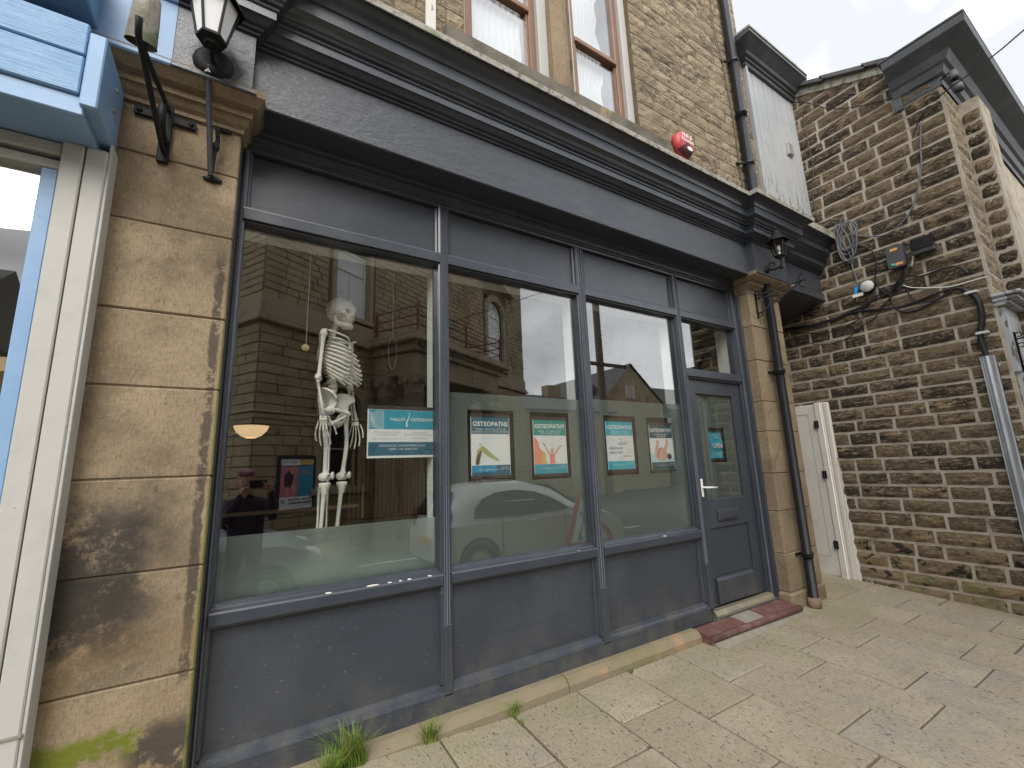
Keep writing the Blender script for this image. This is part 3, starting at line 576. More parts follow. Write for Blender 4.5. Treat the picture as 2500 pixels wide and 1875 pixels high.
m = MB(); m.box(dx1-.01, dx1+.03, 0.112, 0.24, 2.06, 2.6); m.box(dx0-.02, dx0+.012, 0.112, 0.22, 2.06, 2.6); m.build('inner_reveal', 'inner_white', front)
m = MB(); m.box(dx1-.028, dx1, 0.012, 0.10, -0.03, 2.0, .003); m.box(dx0, dx0+.028, 0.012, 0.10, -0.03, 2.0, .003); m.build('door_frame', 'navy_paint', front)
dr = thing('door', 'navy door with a tall frosted light above solid panels', None); dr.parent = front
m = MB(); a, b = dx0+.03, dx1-.03; gl, gr = 2.585, 3.165; gbz, gtz = 0.862, 1.848
m.box(a, gl, 0.040, 0.085, -0.02, 1.995, .003); m.box(gr, b, 0.040, 0.085, -0.02, 1.995, .003)
m.box(gl, gr, 0.042, 0.083, gtz, 1.994, .003); m.box(gl, gr, 0.042, 0.083, 0.62, gbz, .003); m.box(gl, gr, 0.042, 0.083, -0.02, 0.16, .003)
m.build('door_frame_rails', 'navy_paint', dr)
box('door_panel', 'navy_paint', dr, gl, gr, 0.056, 0.075, 0.15, 0.63)
box('glass_pane', 'glass', dr, gl, gr, 0.058, 0.062, gbz-.004, gtz+.004)
m = MB(); y = 0.0645; hx = (2.742, 2.992, 1.20, 1.53)
for x0, x1, z0, z1 in ((gl, gr, gbz, hx[2]), (gl, gr, hx[3], gtz), (gl, hx[0], hx[2], hx[3]), (hx[1], gr, hx[2], hx[3])): m.add([(x0, y, z0), (x1, y, z0), (x1, y, z1), (x0, y, z1)], [(0, 1, 2, 3)])
m.build('window_film', 'frost_film', dr)
m = MB(); m.prism([(0.042, gtz), (0.056, gtz-.008), (0.056, gtz)], gl, gr); m.prism([(0.042, gbz), (0.056, gbz+.012), (0.056, gbz)], gl, gr); m.build('glazing_bead', 'navy_paint', dr)
m = MB(); m.box(2.70, 3.015, 0.026, 0.041, 0.675, 0.775, .006); m.box(2.715, 3.0, 0.020, 0.027, 0.692, 0.758, .004); m.build('letter_plate', 'navy_paint', dr)
MB().prism([(0.041, 0.0), (0.016, 0.0), (0.016, 0.185), (0.026, 0.205), (0.041, 0.212)], 2.56, 3.12).build('kick_board', 'navy_paint', dr)
h = MB(); h.box(2.505, 2.535, 0.032, 0.041, 0.90, 1.06, .004); h.tube([(2.52, 0.04, 0.985), (2.52, -0.005, 0.985), (2.53, -0.014, 0.984), (2.66, -0.018, 0.978)], [.009, .009, .010, .008], 10); h.build('handle', 'print_white', dr)
# threshold bar
m = MB(); m.prism([(0.03, -0.085), (-0.03, -0.075), (-0.028, -0.06), (-0.005, -0.03), (0.03, -0.022)], dx0, dx1); m.build('threshold', 'brass_bar', front)
box('threshold_rail', 'navy_paint', front, 2.39, dx1+.07, -0.036, 0.05, -0.10, -0.076, .004)
# ---- brick doorstep
stp = thing('door_step', 'worn red brick doorstep with a bullnose lip in front of the navy door', 'doorstep')
xs = [2.115, 2.60, 2.87, 3.40]
for i, (a, b, mm) in enumerate(zip(xs, xs[1:], ('red_brick', 'cement', 'red_brick'))):
    MB().prism([(-0.03, -0.30), (-0.03, -0.088), (-0.09, -0.094), (-0.165-.01*i, -0.108), (-0.165-.01*i, -0.30)], a+.002, b-.002).build('brick', mm, stp)
MB().tube([(2.115, -0.185, -0.128), (2.5, -0.19, -0.126), (3.0, -0.20, -0.128), (3.40, -0.207, -0.130)], 0.026, 10).build('bullnose', 'red_brick', stp)
MB().prism([(-0.10, -0.30), (-0.22, -0.30), (-0.255, -0.178), (-0.20, -0.150), (-0.10, -0.14)], 2.13, 3.48).build('bedding_mortar', 'cement', stp)
# ================================================================ right-hand stone building
XW = 5.0; YC = -1.585
rb = thing('stone_building', 'dark weathered gritstone building with pale ribbon pointing projecting at right', 'building', (0, 0, 0))
mb = MB(); mb.prism([(YC, -0.4), (YC, 5.42), (-0.39, 6.08), (1.6, 7.0), (3.2, 7.0), (3.2, -0.4)], XW, XW+0.4); mb.box(XW+.4, 9.0, YC, 3.2, -0.4, 5.4)
side = mb.build('wall', 'mortar', rb)
rows = [-0.30, -0.13, 0.0, 0.155, 0.30, 0.45, 0.60, .743, .884, 1.029, 1.171, 1.327, 1.474, 1.607, 1.75, 1.889, 2.023, 2.153]
while rows[-1] < 5.9: rows.append(rows[-1]+rnd.uniform(.140, .162))
def sspan(z0, z1):
    lim = 0.5 if z1 < 3.3 else -0.12
    if z1 > 5.42: lim = min(lim, 0.2); a = -1.56+(z1-5.42)*1.81; return [(max(YC, a), lim)] if a < lim-.1 else []
    return [(YC+.008, lim)]
ns2 = stones(side, ROCK, rows, sspan, (0.22, 0.46), 0.027, lambda s, z: ((XW-0.003, s, z), -PI/2))
# narrow front return and a projecting pier beyond it (street face)
fr = MB().box(5.50, 5.95, YC-.17, YC+.02, -0.4, 5.0).build('pier', 'mortar', rb)
stones(fr, ROCK, [r for r in rows if 1.3 < r < 5.0], lambda a, b: [(YC-.168, YC-.004)], (0.165, 0.17), 0.02, lambda s, z: ((5.502, s, z), -PI/2))
f2 = MB().box(5.004, 5.50, YC-.004, YC+.02, -0.4, 5.3).build('front_wall', 'mortar', rb)
stones(f2, PALE, [r for r in rows if 0.5 < r < 5.2], lambda a, b: [(5.02, 5.50)], (0.24, 0.48), 0.022, lambda s, z: ((s, YC-.006, z), 0))
# eaves: verge slates on the side, deep stone gutter cornice at the street
for i in range(6):
    y0, y1 = -1.46+i*.42, -1.02+i*.42; z0, z1 = 5.50+i*.205, 5.735+i*.205
    MB().prism([(y0, z0), (y0, z0+.05), (y1, z1+.05), (y1, z1)], XW-.07, XW+2.5).build('verge_slate', 'slate_roof', rb)
MB().prism([(-1.50, 5.38), (-1.50, 5.45), (0.6, 6.47), (0.6, 6.38)], XW-.025, XW+.3).build('verge_fillet', 'lead', rb)
V = []; F = []
prof = [(0.02, 5.02), (0.02, 5.12), (0.05, 5.14), (0.07, 5.22), (0.10, 5.24), (0.14, 5.32), (0.27, 5.40), (0.30, 5.42), (0.31, 5.50), (0.0, 5.52)]
for p, z in prof: V += [(XW-p*.75, -1.22, z), (XW-p*.75, YC-p, z), (9.2, YC-p, z)]
for j in range(len(prof)-1):
    for i in range(2): F.append((j*3+i, j*3+i+1, (j+1)*3+i+1, (j+1)*3+i))
F += [tuple(j*3 for j in range(len(prof)))]
MB().add(V, F).build('gutter_cornice', 'slate_grey', rb)
MB().box(XW-.22, 9.2, YC-.31, YC+.4, 5.521, 5.55, .008).build('eaves_slate', 'slate_roof', rb)
MB().prism([(XW-.03, -1.28), (XW-.03, -1.20), (XW+.1, -1.20), (XW+.1, -1.28)], 4.98, 5.55, 'z').build('kneeler', 'slate_grey', rb)
# grey shopfront on the street face
g = MB(); g.box(5.02, 9, YC-.05, YC+.02, 1.92, 2.56, .01); g.box(4.985, 9, YC-.10, YC+.02, 2.56, 2.60, .008); g.box(4.975, 9, YC-.15, YC+.02, 2.60, 2.64, .01); g.box(4.965, 9, YC-.18, YC+.02, 2.645, 2.68, .01); g.box(5.06, 5.10, YC-.06, YC, -0.3, 1.92, .004); g.build('neighbour_fascia', 'clad_paint', rb)

# ================================================================ timber-clad box on the ledge right of the upper wall
cb = thing('timber_clad_box', 'pale grey boarded boxing above the passage with a moulded top and peeling lower edge', 'cladding', (0, 0, 0))
xs = 3.90; bw = 0.118
i = 0
while xs < 4.985:
    x1 = min(xs+bw, 4.99); MB().box(xs+.0055, x1-.0055, -0.235+rnd.uniform(-.0015, .0015), -0.215, 4.0+rnd.uniform(0, .012), 5.93, .004).build('plank', 'clad_paint', cb); xs = x1; i += 1
box('backing', 'dark_void', cb, 3.895, 4.99, -0.214, -0.10, 3.95, 5.95)
m = MB(); m.box(3.862, 3.897, -0.262, -0.10, 3.98, 5.94, .006); m.tube([(3.903, -0.245, 4.0), (3.903, -0.245, 5.93)], 0.010, 6); m.build('corner_board', 'clad_paint', cb)
V = []; F = []
prof = [(0.0, 5.90), (0.03, 5.905), (0.035, 5.95), (0.055, 5.955), (0.06, 5.985), (0.085, 5.99), (0.10, 6.02), (0.20, 6.10), (0.215, 6.105), (0.215, 6.15), (0.0, 6.20)]
for p, z in prof: V += [(3.87-p, 0.2, z), (3.87-p, -0.235-p, z), (4.995, -0.235-p, z)]
for j in range(len(prof)-1):
    for k in range(2): F.append((j*3+k, j*3+k+1, (j+1)*3+k+1, (j+1)*3+k))
MB().add(V, F).build('top_moulding', 'slate_grey', cb)
MB().prism([(-0.46, 6.152), (-0.46, 6.175), (0.2, 6.25), (0.2, 6.20)], 3.65, 4.995).build('lead_capping', 'lead', cb)
m = MB(); m.box(4.60, 4.715, -0.262, -0.236, 4.98, 5.16, .004)
for k in range(6): m.box(4.605, 4.71, -0.270, -0.262, 4.99+k*.028, 5.003+k*.028)
m.build('vent', 'grey_board', cb)
MB().prism([(-0.44, 3.86), (-0.44, 3.90), (-0.25, 3.99), (-0.20, 3.99), (-0.20, 3.86)], 3.70, 4.995).build('ledge', 'lead', cb)

# ================================================================ white passage door against the right wall
gt = thing('passage_door', 'cream panelled door with three black hinges, folded against the stone side wall', 'door', (0, 0, 0))
MB().box(4.955, 4.992, 0.09, 0.56, -0.15, 1.85, .004).build('door_leaf', 'white_paint', gt)
m = MB()
for y0, y1, z0, z1 in ((0.17, 0.176, 0.06, 1.74), (0.17, 0.5, 0.06, 0.066), (0.17, 0.5, 1.734, 1.74)): m.box(4.952, 4.956, y0, y1, z0, z1)
m.build('panel_groove', 'grey_board', gt)
m = MB(); m.box(4.935, 4.995, -0.005, 0.083, -0.165, 1.865, .006); m.box(4.945, 4.995, -0.065, -0.006, -0.17, 1.862, .012); m.tube([(4.936, 0.02, -.165), (4.936, .02, 1.86)], .008, 6); m.build('frame', 'white_paint', gt)
for z in (0.20, 1.0, 1.60):
    m = MB(); m.box(4.930, 4.9345, 0.062, 0.110, z-.045, z+.045); m.tube([(4.930, 0.086, z-.048), (4.930, 0.086, z+.048)], .006, 8); m.build('hinge', 'cast_iron', gt)
V = [(4.947, -0.066, -0.17), (4.995, -0.095, -0.17), (4.995, -0.066, 1.2), (4.95, -0.066, 1.2)]
MB().add(V, [(0, 1, 2, 3)]).build('filler', 'peel_white', gt)

# ================================================================ pipes
lp = thing('downpipe', 'glossy black cast-iron rainwater pipe in front of the pale pier right of the door', 'drainpipe')
px = 3.665; py = -0.205
MB().tube([(px, py, -0.12), (px, py, 3.16)], 0.042, 16).build('pipe', 'pipe_black', lp)
for z in (0.30, 2.10):
    m = MB(); m.lathe([(0.043, -.028), (0.052, -.026), (0.052, .0), (0.056, .004), (0.056, .018), (0.044, .024)], (px, py, z), 16); m.box(px-.012, px+.012, py+.04, -.12, z-.012, z+.012); m.box(px-.075, px-.04, -.15, -.128, z-.012, z+.012); m.build('pipe_collar', 'pipe_black', lp)
MB().lathe([(0.044, 0), (0.056, 0.004), (0.058, .055), (0.052, .085), (0.044, .09)], (px, py, -0.175), 16).build('pipe_shoe', 'terracotta', lp)
up = thing('downpipe', 'glossy black plastic rainwater pipe climbing the upper stone wall', 'drainpipe')
m = MB(); m.tube([(3.53, -0.285, 3.87), (3.53, -0.285, 8.4)], 0.05, 16); m.build('pipe', 'pipe_black', up)
for z in (4.42, 5.75):
    m = MB(); m.lathe([(0.051, -.02), (0.056, -.02), (0.056, .02), (0.051, .02)], (3.53, -0.285, z), 16); m.tube([(3.48, -0.27, z), (3.40, -0.225, z-.005)], .012, 8); m.ell((3.395, -0.232, z-.006), (.022, .014, .022), 10, 6); m.build('clip', 'pipe_black', up)
MB().lathe([(0.051, -.05), (0.0565, -.05), (0.0565, .0), (0.06, .003), (0.06, .012), (0.051, .014)], (3.53, -0.285, 5.05), 16).build('pipe_socket', 'pipe_black', up)
wp = MB(); wp.box(-0.197, -0.128, -0.262, -0.228, 4.02, 8.0, .006)
wp.build('white_pipe', 'peel_white', None, label='peeling white vertical board on the upper wall left of the window sill', cat='board')
# alarm box
al = thing('alarm_box', 'round red and maroon alarm bell box on the stone wall above the cornice', 'alarm box', (2.42, -0.23, 4.235))
MB().lathe([(0.0, -0.075), (0.085, -0.072), (0.118, -0.055), (0.13, -0.03), (0.132, 0.01), (0.0, 0.012)], (0, 0, 0), 28, ax='y').build('cover', 'alarm_red', al)
MB().lathe([(0.0, -0.0765), (0.085, -0.0735), (0.119, -0.0563), (0.1315, -0.03)], (0, 0, 0), 20, ax='y', a0=PI*1.22, a1=PI*1.78).build('lower_band', 'alarm_dark', al)
text('Hall &', 0.060, 'print_white', al, (0.0, -0.0785, 0.062), bold=.001); text('Rhodes', 0.060, 'print_white', al, (0.0, -0.0785, 0.012), bold=.001); 
V = [(0.02+.04*math.cos(t), -0.079, -0.068+.022*math.sin(t)) for t in [2*PI*k/14 for k in range(14)]]
MB().add(V, [tuple(range(14))]).build('emblem', 'print_white', al)

# ================================================================ wall services on the dark stone side
def cable(pts, r, m, label, x=4.972, dx=0.0):
    P = smooth_path([(x-dx*math.sin(i*1.3)-.004*(i % 2), a, b) for i, (a, b) in enumerate(pts)], 5)
    return MB().tube(P, r, 6).build('cable', m, None, label=label, cat='cable', group='cables on the stone side wall')
cable([(0.286, 2.881), (0.023, 2.847), (-0.253, 2.846), (-0.484, 2.861), (-0.726, 2.82), (-0.894, 2.786), (-1.06, 2.802), (-1.22, 2.83), (-1.347, 2.831), (-1.432, 2.779), (-1.484, 2.706), (-1.501, 2.593), (-1.489, 2.439), (-1.455, 2.319), (-1.452, 2.191), (-1.456, 2.06)], 0.012, 'cable_black', 'thick black cable arching across the wall into the steel conduit')
MB().tube(smooth_path([(4.965, -1.40, 2.80), (4.962, -1.47, 2.70), (4.958, -1.488, 2.58), (4.958, -1.474, 2.44), (4.958, -1.443, 2.31), (4.958, -1.445, 2.19), (4.955, -1.456, 2.05)], 5), 0.022, 8).build('cable', 'cable_black', None, label='fat black armoured cable dropping into the top of the steel conduit', cat='cable', group='cables on the stone side wall')
cable([(0.287, 2.872), (-0.005, 2.83), (-0.281, 2.846), (-0.554, 2.902), (-0.808, 2.967), (-0.932, 3.027), (-0.988, 3.095), (-1.002, 3.2)], 0.010, 'cable_black', 'black cable rising from the passage corner to the grey utility box', dx=.006)
cable([(0.29, 2.86), (0.02, 2.825), (-0.25, 2.83), (-0.5, 2.87), (-0.62, 2.90), (-0.75, 2.99)], 0.008, 'cable_black', 'black cable lying on the cable bundle under the navy soffit', dx=.01)
cable([(-1.002, 3.18), (-0.942, 3.084), (-0.874, 3.019), (-0.84, 2.91), (-0.851, 2.801), (-0.918, 2.726), (-1.024, 2.706), (-1.133, 2.733), (-1.241, 2.78), (-1.326, 2.819)], 0.011, 'cable_black', 'black cable hanging in a big loop below the grey utility box')
cable([(-0.964, 3.015), (-1.032, 2.959), (-1.181, 2.902), (-1.323, 2.859), (-1.464, 2.862), (-1.578, 2.862)], 0.006, 'cable_white', 'thin white cable running right from the utility box to the wall corner')
cable([(-1.06, 3.2), (-1.033, 3.137), (-1.043, 3.095), (-1.122, 3.053), (-1.206, 3.058), (-1.307, 3.065), (-1.383, 3.054), (-1.432, 3.005), (-1.46, 2.945)], 0.009, 'cable_black', 'black cable looping out from under the glossy black box')
cable([(-0.563, 4.069), (-0.508, 3.978), (-0.464, 3.915), (-0.528, 3.663), (-0.551, 3.552), (-0.554, 3.402), (-0.566, 3.266), (-0.565, 3.137)], 0.008, 'cable_grey', 'grey cable dropping from the coil to the blue plug')
cable([(-0.589, 3.801), (-0.741, 3.7), (-0.891, 3.642), (-1.0, 3.665), (-1.115, 3.752), (-1.186, 3.852), (-1.238, 3.976), (-1.313, 4.24), (-1.342, 4.456), (-1.39, 4.723)], 0.008, 'cable_grey', 'grey cable sagging from the coil then climbing to the eaves')
cable([(-0.631, 3.647), (-0.721, 3.571), (-0.779, 3.464), (-0.777, 3.338), (-0.747, 3.224), (-0.742, 3.116), (-0.771, 3.028), (-0.85, 2.93)], 0.007, 'cable_black', 'thin black cable curving down left of the grey utility box')
cable([(0.245, 2.825), (0.095, 2.773), (-0.12, 2.712), (-0.328, 2.709), (-0.466, 2.748), (-0.663, 2.803), (-0.795, 2.881), (-0.928, 2.998)], 0.006, 'cable_black', 'thin black cable slung just below the main bundle')
cable([(0.205, 2.769), (0.08, 2.666), (-0.056, 2.579), (-0.223, 2.552), (-0.375, 2.576), (-0.532, 2.673), (-0.666, 2.74), (-0.808, 2.891)], 0.006, 'cable_black', 'lowest thin black cable drooping across the stones')
cable([(-0.981, 2.978), (-1.006, 2.865), (-1.059, 2.795), (-1.158, 2.76), (-1.253, 2.79)], 0.006, 'cable_black', 'short thin cable dangling right of the big cable loop')
for k, (dy, rw, rh, t) in enumerate(((0, .075, .24, 0), (-.03, .09, .20, .2), (.02, .06, .27, -.15), (-.045, .08, .17, .35), (-.02, .10, .25, .1))):
    pts = []
    for i in range(25):
        a = 2*PI*i/24; u, v = rw*math.cos(a), rh*math.sin(a); pts.append((4.966-.004*k, -0.535+dy+u*math.cos(t)-v*math.sin(t), 3.72-(.27-rh)*-.6+u*math.sin(t)+v*math.cos(t)))
    MB().tube(pts, 0.0075, 6, caps=False).build('cable_coil', 'cable_grey', None, label=('outermost','tilted','narrow tall','short slanting','widest')[k]+' loop of the grey cable coiled on the stone wall beside the navy cornice', cat='cable', group='coiled grey cable loops')
cable([(-0.267, 5.895), (-0.435, 5.736), (-0.612, 5.515), (-0.862, 5.331), (-1.1, 5.216), (-1.268, 5.153), (-1.60, 5.123)], 0.006, 'cable_black', 'thin black wire sagging under the roof verge')
cable([(-0.339, 5.618), (-0.345, 5.13), (-0.348, 4.845), (-0.291, 4.511), (-.30, 4.1)], 0.006, 'cable_brown', 'brown wire running down the corner beside the grey boarding')
MB().tube(smooth_path([(4.985, -1.30, 4.62), (4.97, -1.42, 4.81), (4.90, -1.60, 4.86), (3.62, -2.268, 4.226), (1.6, -3.3, 3.45)], 6), 0.006, 6).build('overhead_wire', 'cable_black', None, label='taut black overhead wire leaving the eaves toward the street', cat='wire')
MB().tube(smooth_path([(3.711, -0.44, 6.20), (3.903, -0.43, 6.19), (4.122, -0.42, 6.17), (4.388, -0.42, 6.13), (4.632, -0.42, 6.11), (4.90, -0.40, 6.15), (4.96, -.38, 6.1)], 5), 0.007, 6).build('roof_wire', 'cable_brown', None, label='slack brown wire lying over the boarded box top', cat='wire')
MB().tube(smooth_path([(3.36, -0.24, 7.2), (3.30, -0.245, 6.2), (3.38, -0.24, 5.75), (3.40, -.235, 5.6), (3.44, -0.235, 5.0), (3.43, -0.235, 4.4), (3.44, -.235, 3.92)], 5), 0.006, 6).build('wall_wire', 'cable_brown', None, label='thin brown wire down the upper wall left of the black pipe', cat='wire')
ub = thing('utility_box', 'rounded grey cable junction box with orange labels on the dark stone wall', 'junction box', (4.955, -0.966, 3.335), rot=(math.radians(0), 0, 0))
m = MB(); R_ = .025; pts = []
for cx, cz, a0 in ((.05, .10, 0), (-.05, .10, PI/2), (-.05, -.10, PI), (.05, -.10, 1.5*PI)):
    for k in range(5): t = a0+PI/2*k/4; pts.append((cx+R_*math.cos(t), cz+R_*math.sin(t)))
m.prism(pts, -0.05, 0.03); m.build('case', 'grey_plastic', ub)
box('label_strip', 'orange_label', ub, -0.053, -0.0505, -0.03, 0.035, 0.065, 0.093); box('label_strip', 'orange_label', ub, -0.053, -0.0505, -0.055, 0.01, -0.105, -0.078)
MB().lathe([(0, -.0535), (.018, -.0535), (.018, -.0505)], (0, 0.035, -0.09), 14, ax='x').build('label_dot', 'green_label', ub)
kb = thing('black_box', 'glossy black ribbed box right of the grey utility box', 'junction box', (4.95, -1.195, 3.37))
MB().box(-0.05, 0.045, -0.09, 0.09, -0.045, 0.085, .008).build('lid', 'black_plastic', kb)
m = MB(); m.box(-.035, .045, -.088, .088, -.085, -.046, .004)
for k in range(11): m.box(-.045, -.035, -.083+k*.0155, -.077+k*.0155, -.085, -.046)
m.build('ribbed_base', 'grey_plastic', kb)
MB().tube([(4.945, -1.10, 3.29), (4.955, -1.08, 3.22), (4.962, -1.065, 3.18)], .009, 8).build('cable_gland', 'cable_white', None, label='short white tube under the left end of the black box', cat='tube')
ds = thing('round_plate', 'round pale disc on a black mount on the stone wall', 'plate', (4.965, -0.667, 3.107))
MB().lathe([(0, -.055), (.058, -.053), (.064, -.045), (.064, -.03)], (0, 0, 0), 24, ax='x').build('face', 'pale_plastic', ds); MB().lathe([(.064, -.03), (.066, -.028), (.066, .03), (0, .03)], (0, 0, 0), 24, ax='x').build('mount', 'black_plastic', ds)
pl = thing('cable_plug', 'blue cable plug with a white tag hanging on the stone wall', 'plug', (4.955, -0.545, 3.10))
MB().tube([(0, -.018, .055), (0, -.010, .035), (0, .012, -.05), (0, .016, -.065)], [.014, .021, .026, .022], 10).build('plug_body', 'plug_blue', pl)
MB().box(-.03, -.027, -.075, .03, -.082, -.045).build('tag', 'print_white', pl); MB().tube([(-.02, -.0, -.07), (-.02, -.005, -.14)], .0025, 5).build('tie', 'cable_white', pl)
cd = thing('conduit', 'galvanised steel cable guard rising up the dark stone wall', 'conduit')
m = MB(); m.lathe([(0.040, 0), (0.040, 2.36)], (4.955, -1.455, -0.26), 16, a0=PI*.45, a1=PI*1.55); m.box(4.953, 4.998, -1.505, -1.494, -0.26, 2.10); m.box(4.953, 4.998, -1.416, -1.405, -0.26, 2.10)
m.build('guard', 'galv', cd)
for z in (1.30, 2.0, 0.7):
    for y in (-1.515, -1.395): MB().lathe([(0, -.012), (.008, -.010), (.009, 0)], (4.99, y, z), 10, ax='x').build('fixing_bolt', 'galv', cd)
for y, z in ((-1.452, 2.745), (-1.462, 2.33)):
    MB().box(4.93, 4.996, y-.045, y+.045, z-.012, z+.012, .004).build('cable_clip', 'pale_plastic', None, label='pale strap holding the fat black cable '+('at its bend' if z > 2.5 else 'above the conduit'), cat='clip')
ins = thing('insulators', 'pair of grey ceramic insulators under the corner of the gutter cornice', 'insulator', (4.93, -1.70, 4.95))
for dz, dy in ((0.06, .0), (-.085, -.012)): MB().lathe([(0, .055), (.03, .05), (.033, .02), (.04, .015), (.04, -.05), (.028, -.052), (.028, -.03), (0, -.03)], (0, dy, dz), 14).build('insulator', 'slate_grey', ins)
MB().tube([(0, 0, .0), (.0, 0.02, .12), (.06, .10, .12)], .008, 6).build('iron_hook', 'cast_iron', ins)

# ================================================================ lanterns
def lantern(label, base, arm, h=1.0, flip=1):
    t = thing('wall_lantern', label, 'lantern', base, group='black wall lanterns')
    ax, az = arm      # projection toward the street, height of lantern base above plate
    MB().lathe([(0, -.022), (.03, -.02), (.036, -.012), (.045, 0)], (0, 0, 0), 16, ax='y').build('back_plate', 'cast_iron', t)
    m = MB(); m.tube(smooth_path([(0, -.01, 0), (0, -.05, -.02), (0, -ax*.6, -.03), (0, -ax, -.01), (0, -ax, az)], 5), .010, 8)
    m.tube(smooth_path([(0, -.02, .04), (0, -.06, .055), (0, -.09, .03), (0, -.075, .005)], 5), .006, 6); m.ell((0, -ax, -.035), (.018, .018, .018)); m.build('arm', 'cast_iron', t)
    rb_, rt, H = .048*h, .082*h, .17*h; V = []; o = (0, -ax, az+.03)
    m = MB(); m.lathe([(0, -.03), (rb_*.5, -.028), (rb_*.6, -.012), (rb_*1.08, -.006), (rb_*1.1, .006), (0, .008)], o, 6, smooth=False)
    for k in range(6):
        a = 2*PI*k/6; m.tube([(o[0]+rb_*math.cos(a), o[1]+rb_*math.sin(a), o[2]), (o[0]+rt*math.cos(a), o[1]+rt*math.sin(a), o[2]+H)], .006, 5)
    m.build('cage', 'cast_iron', t)
    MB().lathe([(rb_*.96, .006), (rt*.96, H)], o, 6, smooth=False).build('lantern_glass', 'lantern_glass', t)
    MB().lathe([(rt*1.28, H-.008), (rt*1.28, H+.004), (rt*.95, H+.03), (rt*.5, H+.075), (rt*.30, H+.115), (rt*.16, H+.125), (rt*.22, H+.14), (rt*.12, H+.155), (0, H+.175)], o, 6, smooth=False).build('hood', 'cast_iron', t)
    MB().tube([(o[0], o[1], o[2]), (o[0], o[1], o[2]+.06), (o[0], o[1], o[2]+.062), (o[0], o[1], o[2]+.10), (o[0], o[1], o[2]+.12)], [.012, .012, .017, .016, .004], 8).build('bulb', 'print_white', t)
    return t
lantern('black hexagonal wall lantern on the navy block above the drainpipe', (3.585, -0.272, 3.185), (0.15, 0.06), 1.0)
ll = lantern('black hexagonal wall lantern with white glass above the left stone pier', (-1.285, -0.272, 3.20), (0.16, -0.05), 1.15)
for c in ll.children:
    if c.name.startswith('lantern_glass'): c.data = c.data.copy(); c.data.materials.clear(); c.data.materials.append(MATS['curtain'])
MB().lathe([(0, -.02), (.05, -.03), (.075, -.02), (.085, 0)], (0, 0, 0), 14, ax='y').build('cable_boss', 'cast_iron', ll)

# ================================================================ iron brackets
b1 = thing('bell_bracket', 'black iron bracket with cross plate carrying an old metal bell on the left pier', 'bracket', (0, 0, 0))
m = MB(); m.box(-1.575, -1.34, -0.148, -0.132, 2.905, 2.945, .003); m.build('cross_plate', 'cast_iron', b1)
m = MB(); m.box(-1.475, -1.43, -0.15, -0.131, 2.69, 3.03, .003); m.build('back_strap', 'cast_iron', b1)
m = MB(); m.tube([(-1.452, -0.15, 2.75), (-1.452, -0.19, 2.74), (-1.425, -0.90, 2.66), (-1.422, -0.93, 2.70)], .017, 6, flat=.6); m.tube([(-1.452, -0.16, 2.97), (-1.43, -0.80, 2.70)], .015, 6, flat=.6); m.build('arm', 'cast_iron', b1)
m = MB(); m.tube(arc((-1.452, -0.20, 2.86), .075, PI*.5, PI*1.9, 14, 'yz'), .016, 8); m.build('ratchet', 'cast_iron', b1)
for x in (-1.555, -1.36): MB().ell((x, -.15, 2.925), (.012, .008, .012), 8, 5).build('bolt', 'cast_iron', b1)
bl = thing('bell', 'weathered flattened metal cowbell hanging upside down at the end of the iron bracket', 'bell', (-1.425, -0.85, 2.775), rot=(math.radians(14), math.radians(4), 0))
m = MB(); V = []; n = 24
for r, z in ((.062, -.105), (.060, -.10), (.056, 0), (.050, .08), (.040, .10), (.0, .105)):
    for i in range(n): t = 2*PI*i/n; V.append((r*.72*math.cos(t), r*.52*math.sin(t), z*.85))
m.add(V, [(j*n+i, j*n+(i+1) % n, (j+1)*n+(i+1) % n, (j+1)*n+i) for j in range(5) for i in range(n)], True)
V = []
for r, z in ((.059, -.105), (.052, 0), (.03, .085)):
    for i in range(n): t = 2*PI*i/n; V.append((r*.72*math.cos(t), r*.5*math.sin(t), z*.85))
m.add(V, [(j*n+i, (j+1)*n+i, (j+1)*n+(i+1) % n, j*n+(i+1) % n) for j in range(2) for i in range(n)], True)
m.build('shell', 'bell_bronze', bl)
MB().tube([(0, .02, .10), (0, .01, .22)], .007, 6).build('hanger', 'bell_bronze', bl)
b2 = thing('sign_bracket', 'slim black iron stay bracket on the left pier beside the navy frame', 'bracket', (0, 0, 0))
m = MB(); m.tube([(-1.262, -0.16, 2.675), (-1.30, -0.282, 3.13)], .014, 6, flat=.7); m.build('stay', 'cast_iron', b2)
m = MB(); m.tube(smooth_path([(-1.245, -.15, 2.95), (-1.25, -.18, 2.92), (-1.247, -.165, 2.86), (-1.255, -.17, 2.80), (-1.26, -.16, 2.70)], 4), .010, 6); m.ell((-1.252, -.17, 2.83), (.016, .016, .03)); m.build('scroll', 'cast_iron', b2)
m = MB(); m.ell((-1.255, -.136, 2.672), (.042, .01, .016), 12, 6); m.ell((-1.225, -.136, 2.955), (.032, .01, .013), 12, 6); m.build('foot_plate', 'cast_iron', b2)
MB().tube([(-1.30, -.282, 3.13), (-1.302, -.284, 3.165)], .017, 6).build('tip', 'peel_white', b2)
b3 = thing('scroll_bracket', 'wrought iron scrolled hanging bracket fixed to the pale pier behind the drainpipe', 'bracket', (3.54, -0.13, 2.83))
m = MB(); m.tube([(0, -.012, .15), (0, -.012, -.15)], .008, 6)
for zc, s in ((.125, 1), (.075, -1), (-.115, 1)):
    m.tube(arc((.0, -.035, zc), .022, PI*.2, PI*1.7, 10, 'yz'), .005, 6)
m.build('back_bar', 'cast_iron', b3)
m = MB(); m.tube([(0, -.02, .10), (.06, -.43, .115)], .008, 6); m.tube([(0, -.02, -.11), (.06, -.41, .10)], .008, 6); m.tube([(.0, -.02, .07), (.03, -.20, .045)], .006, 6)
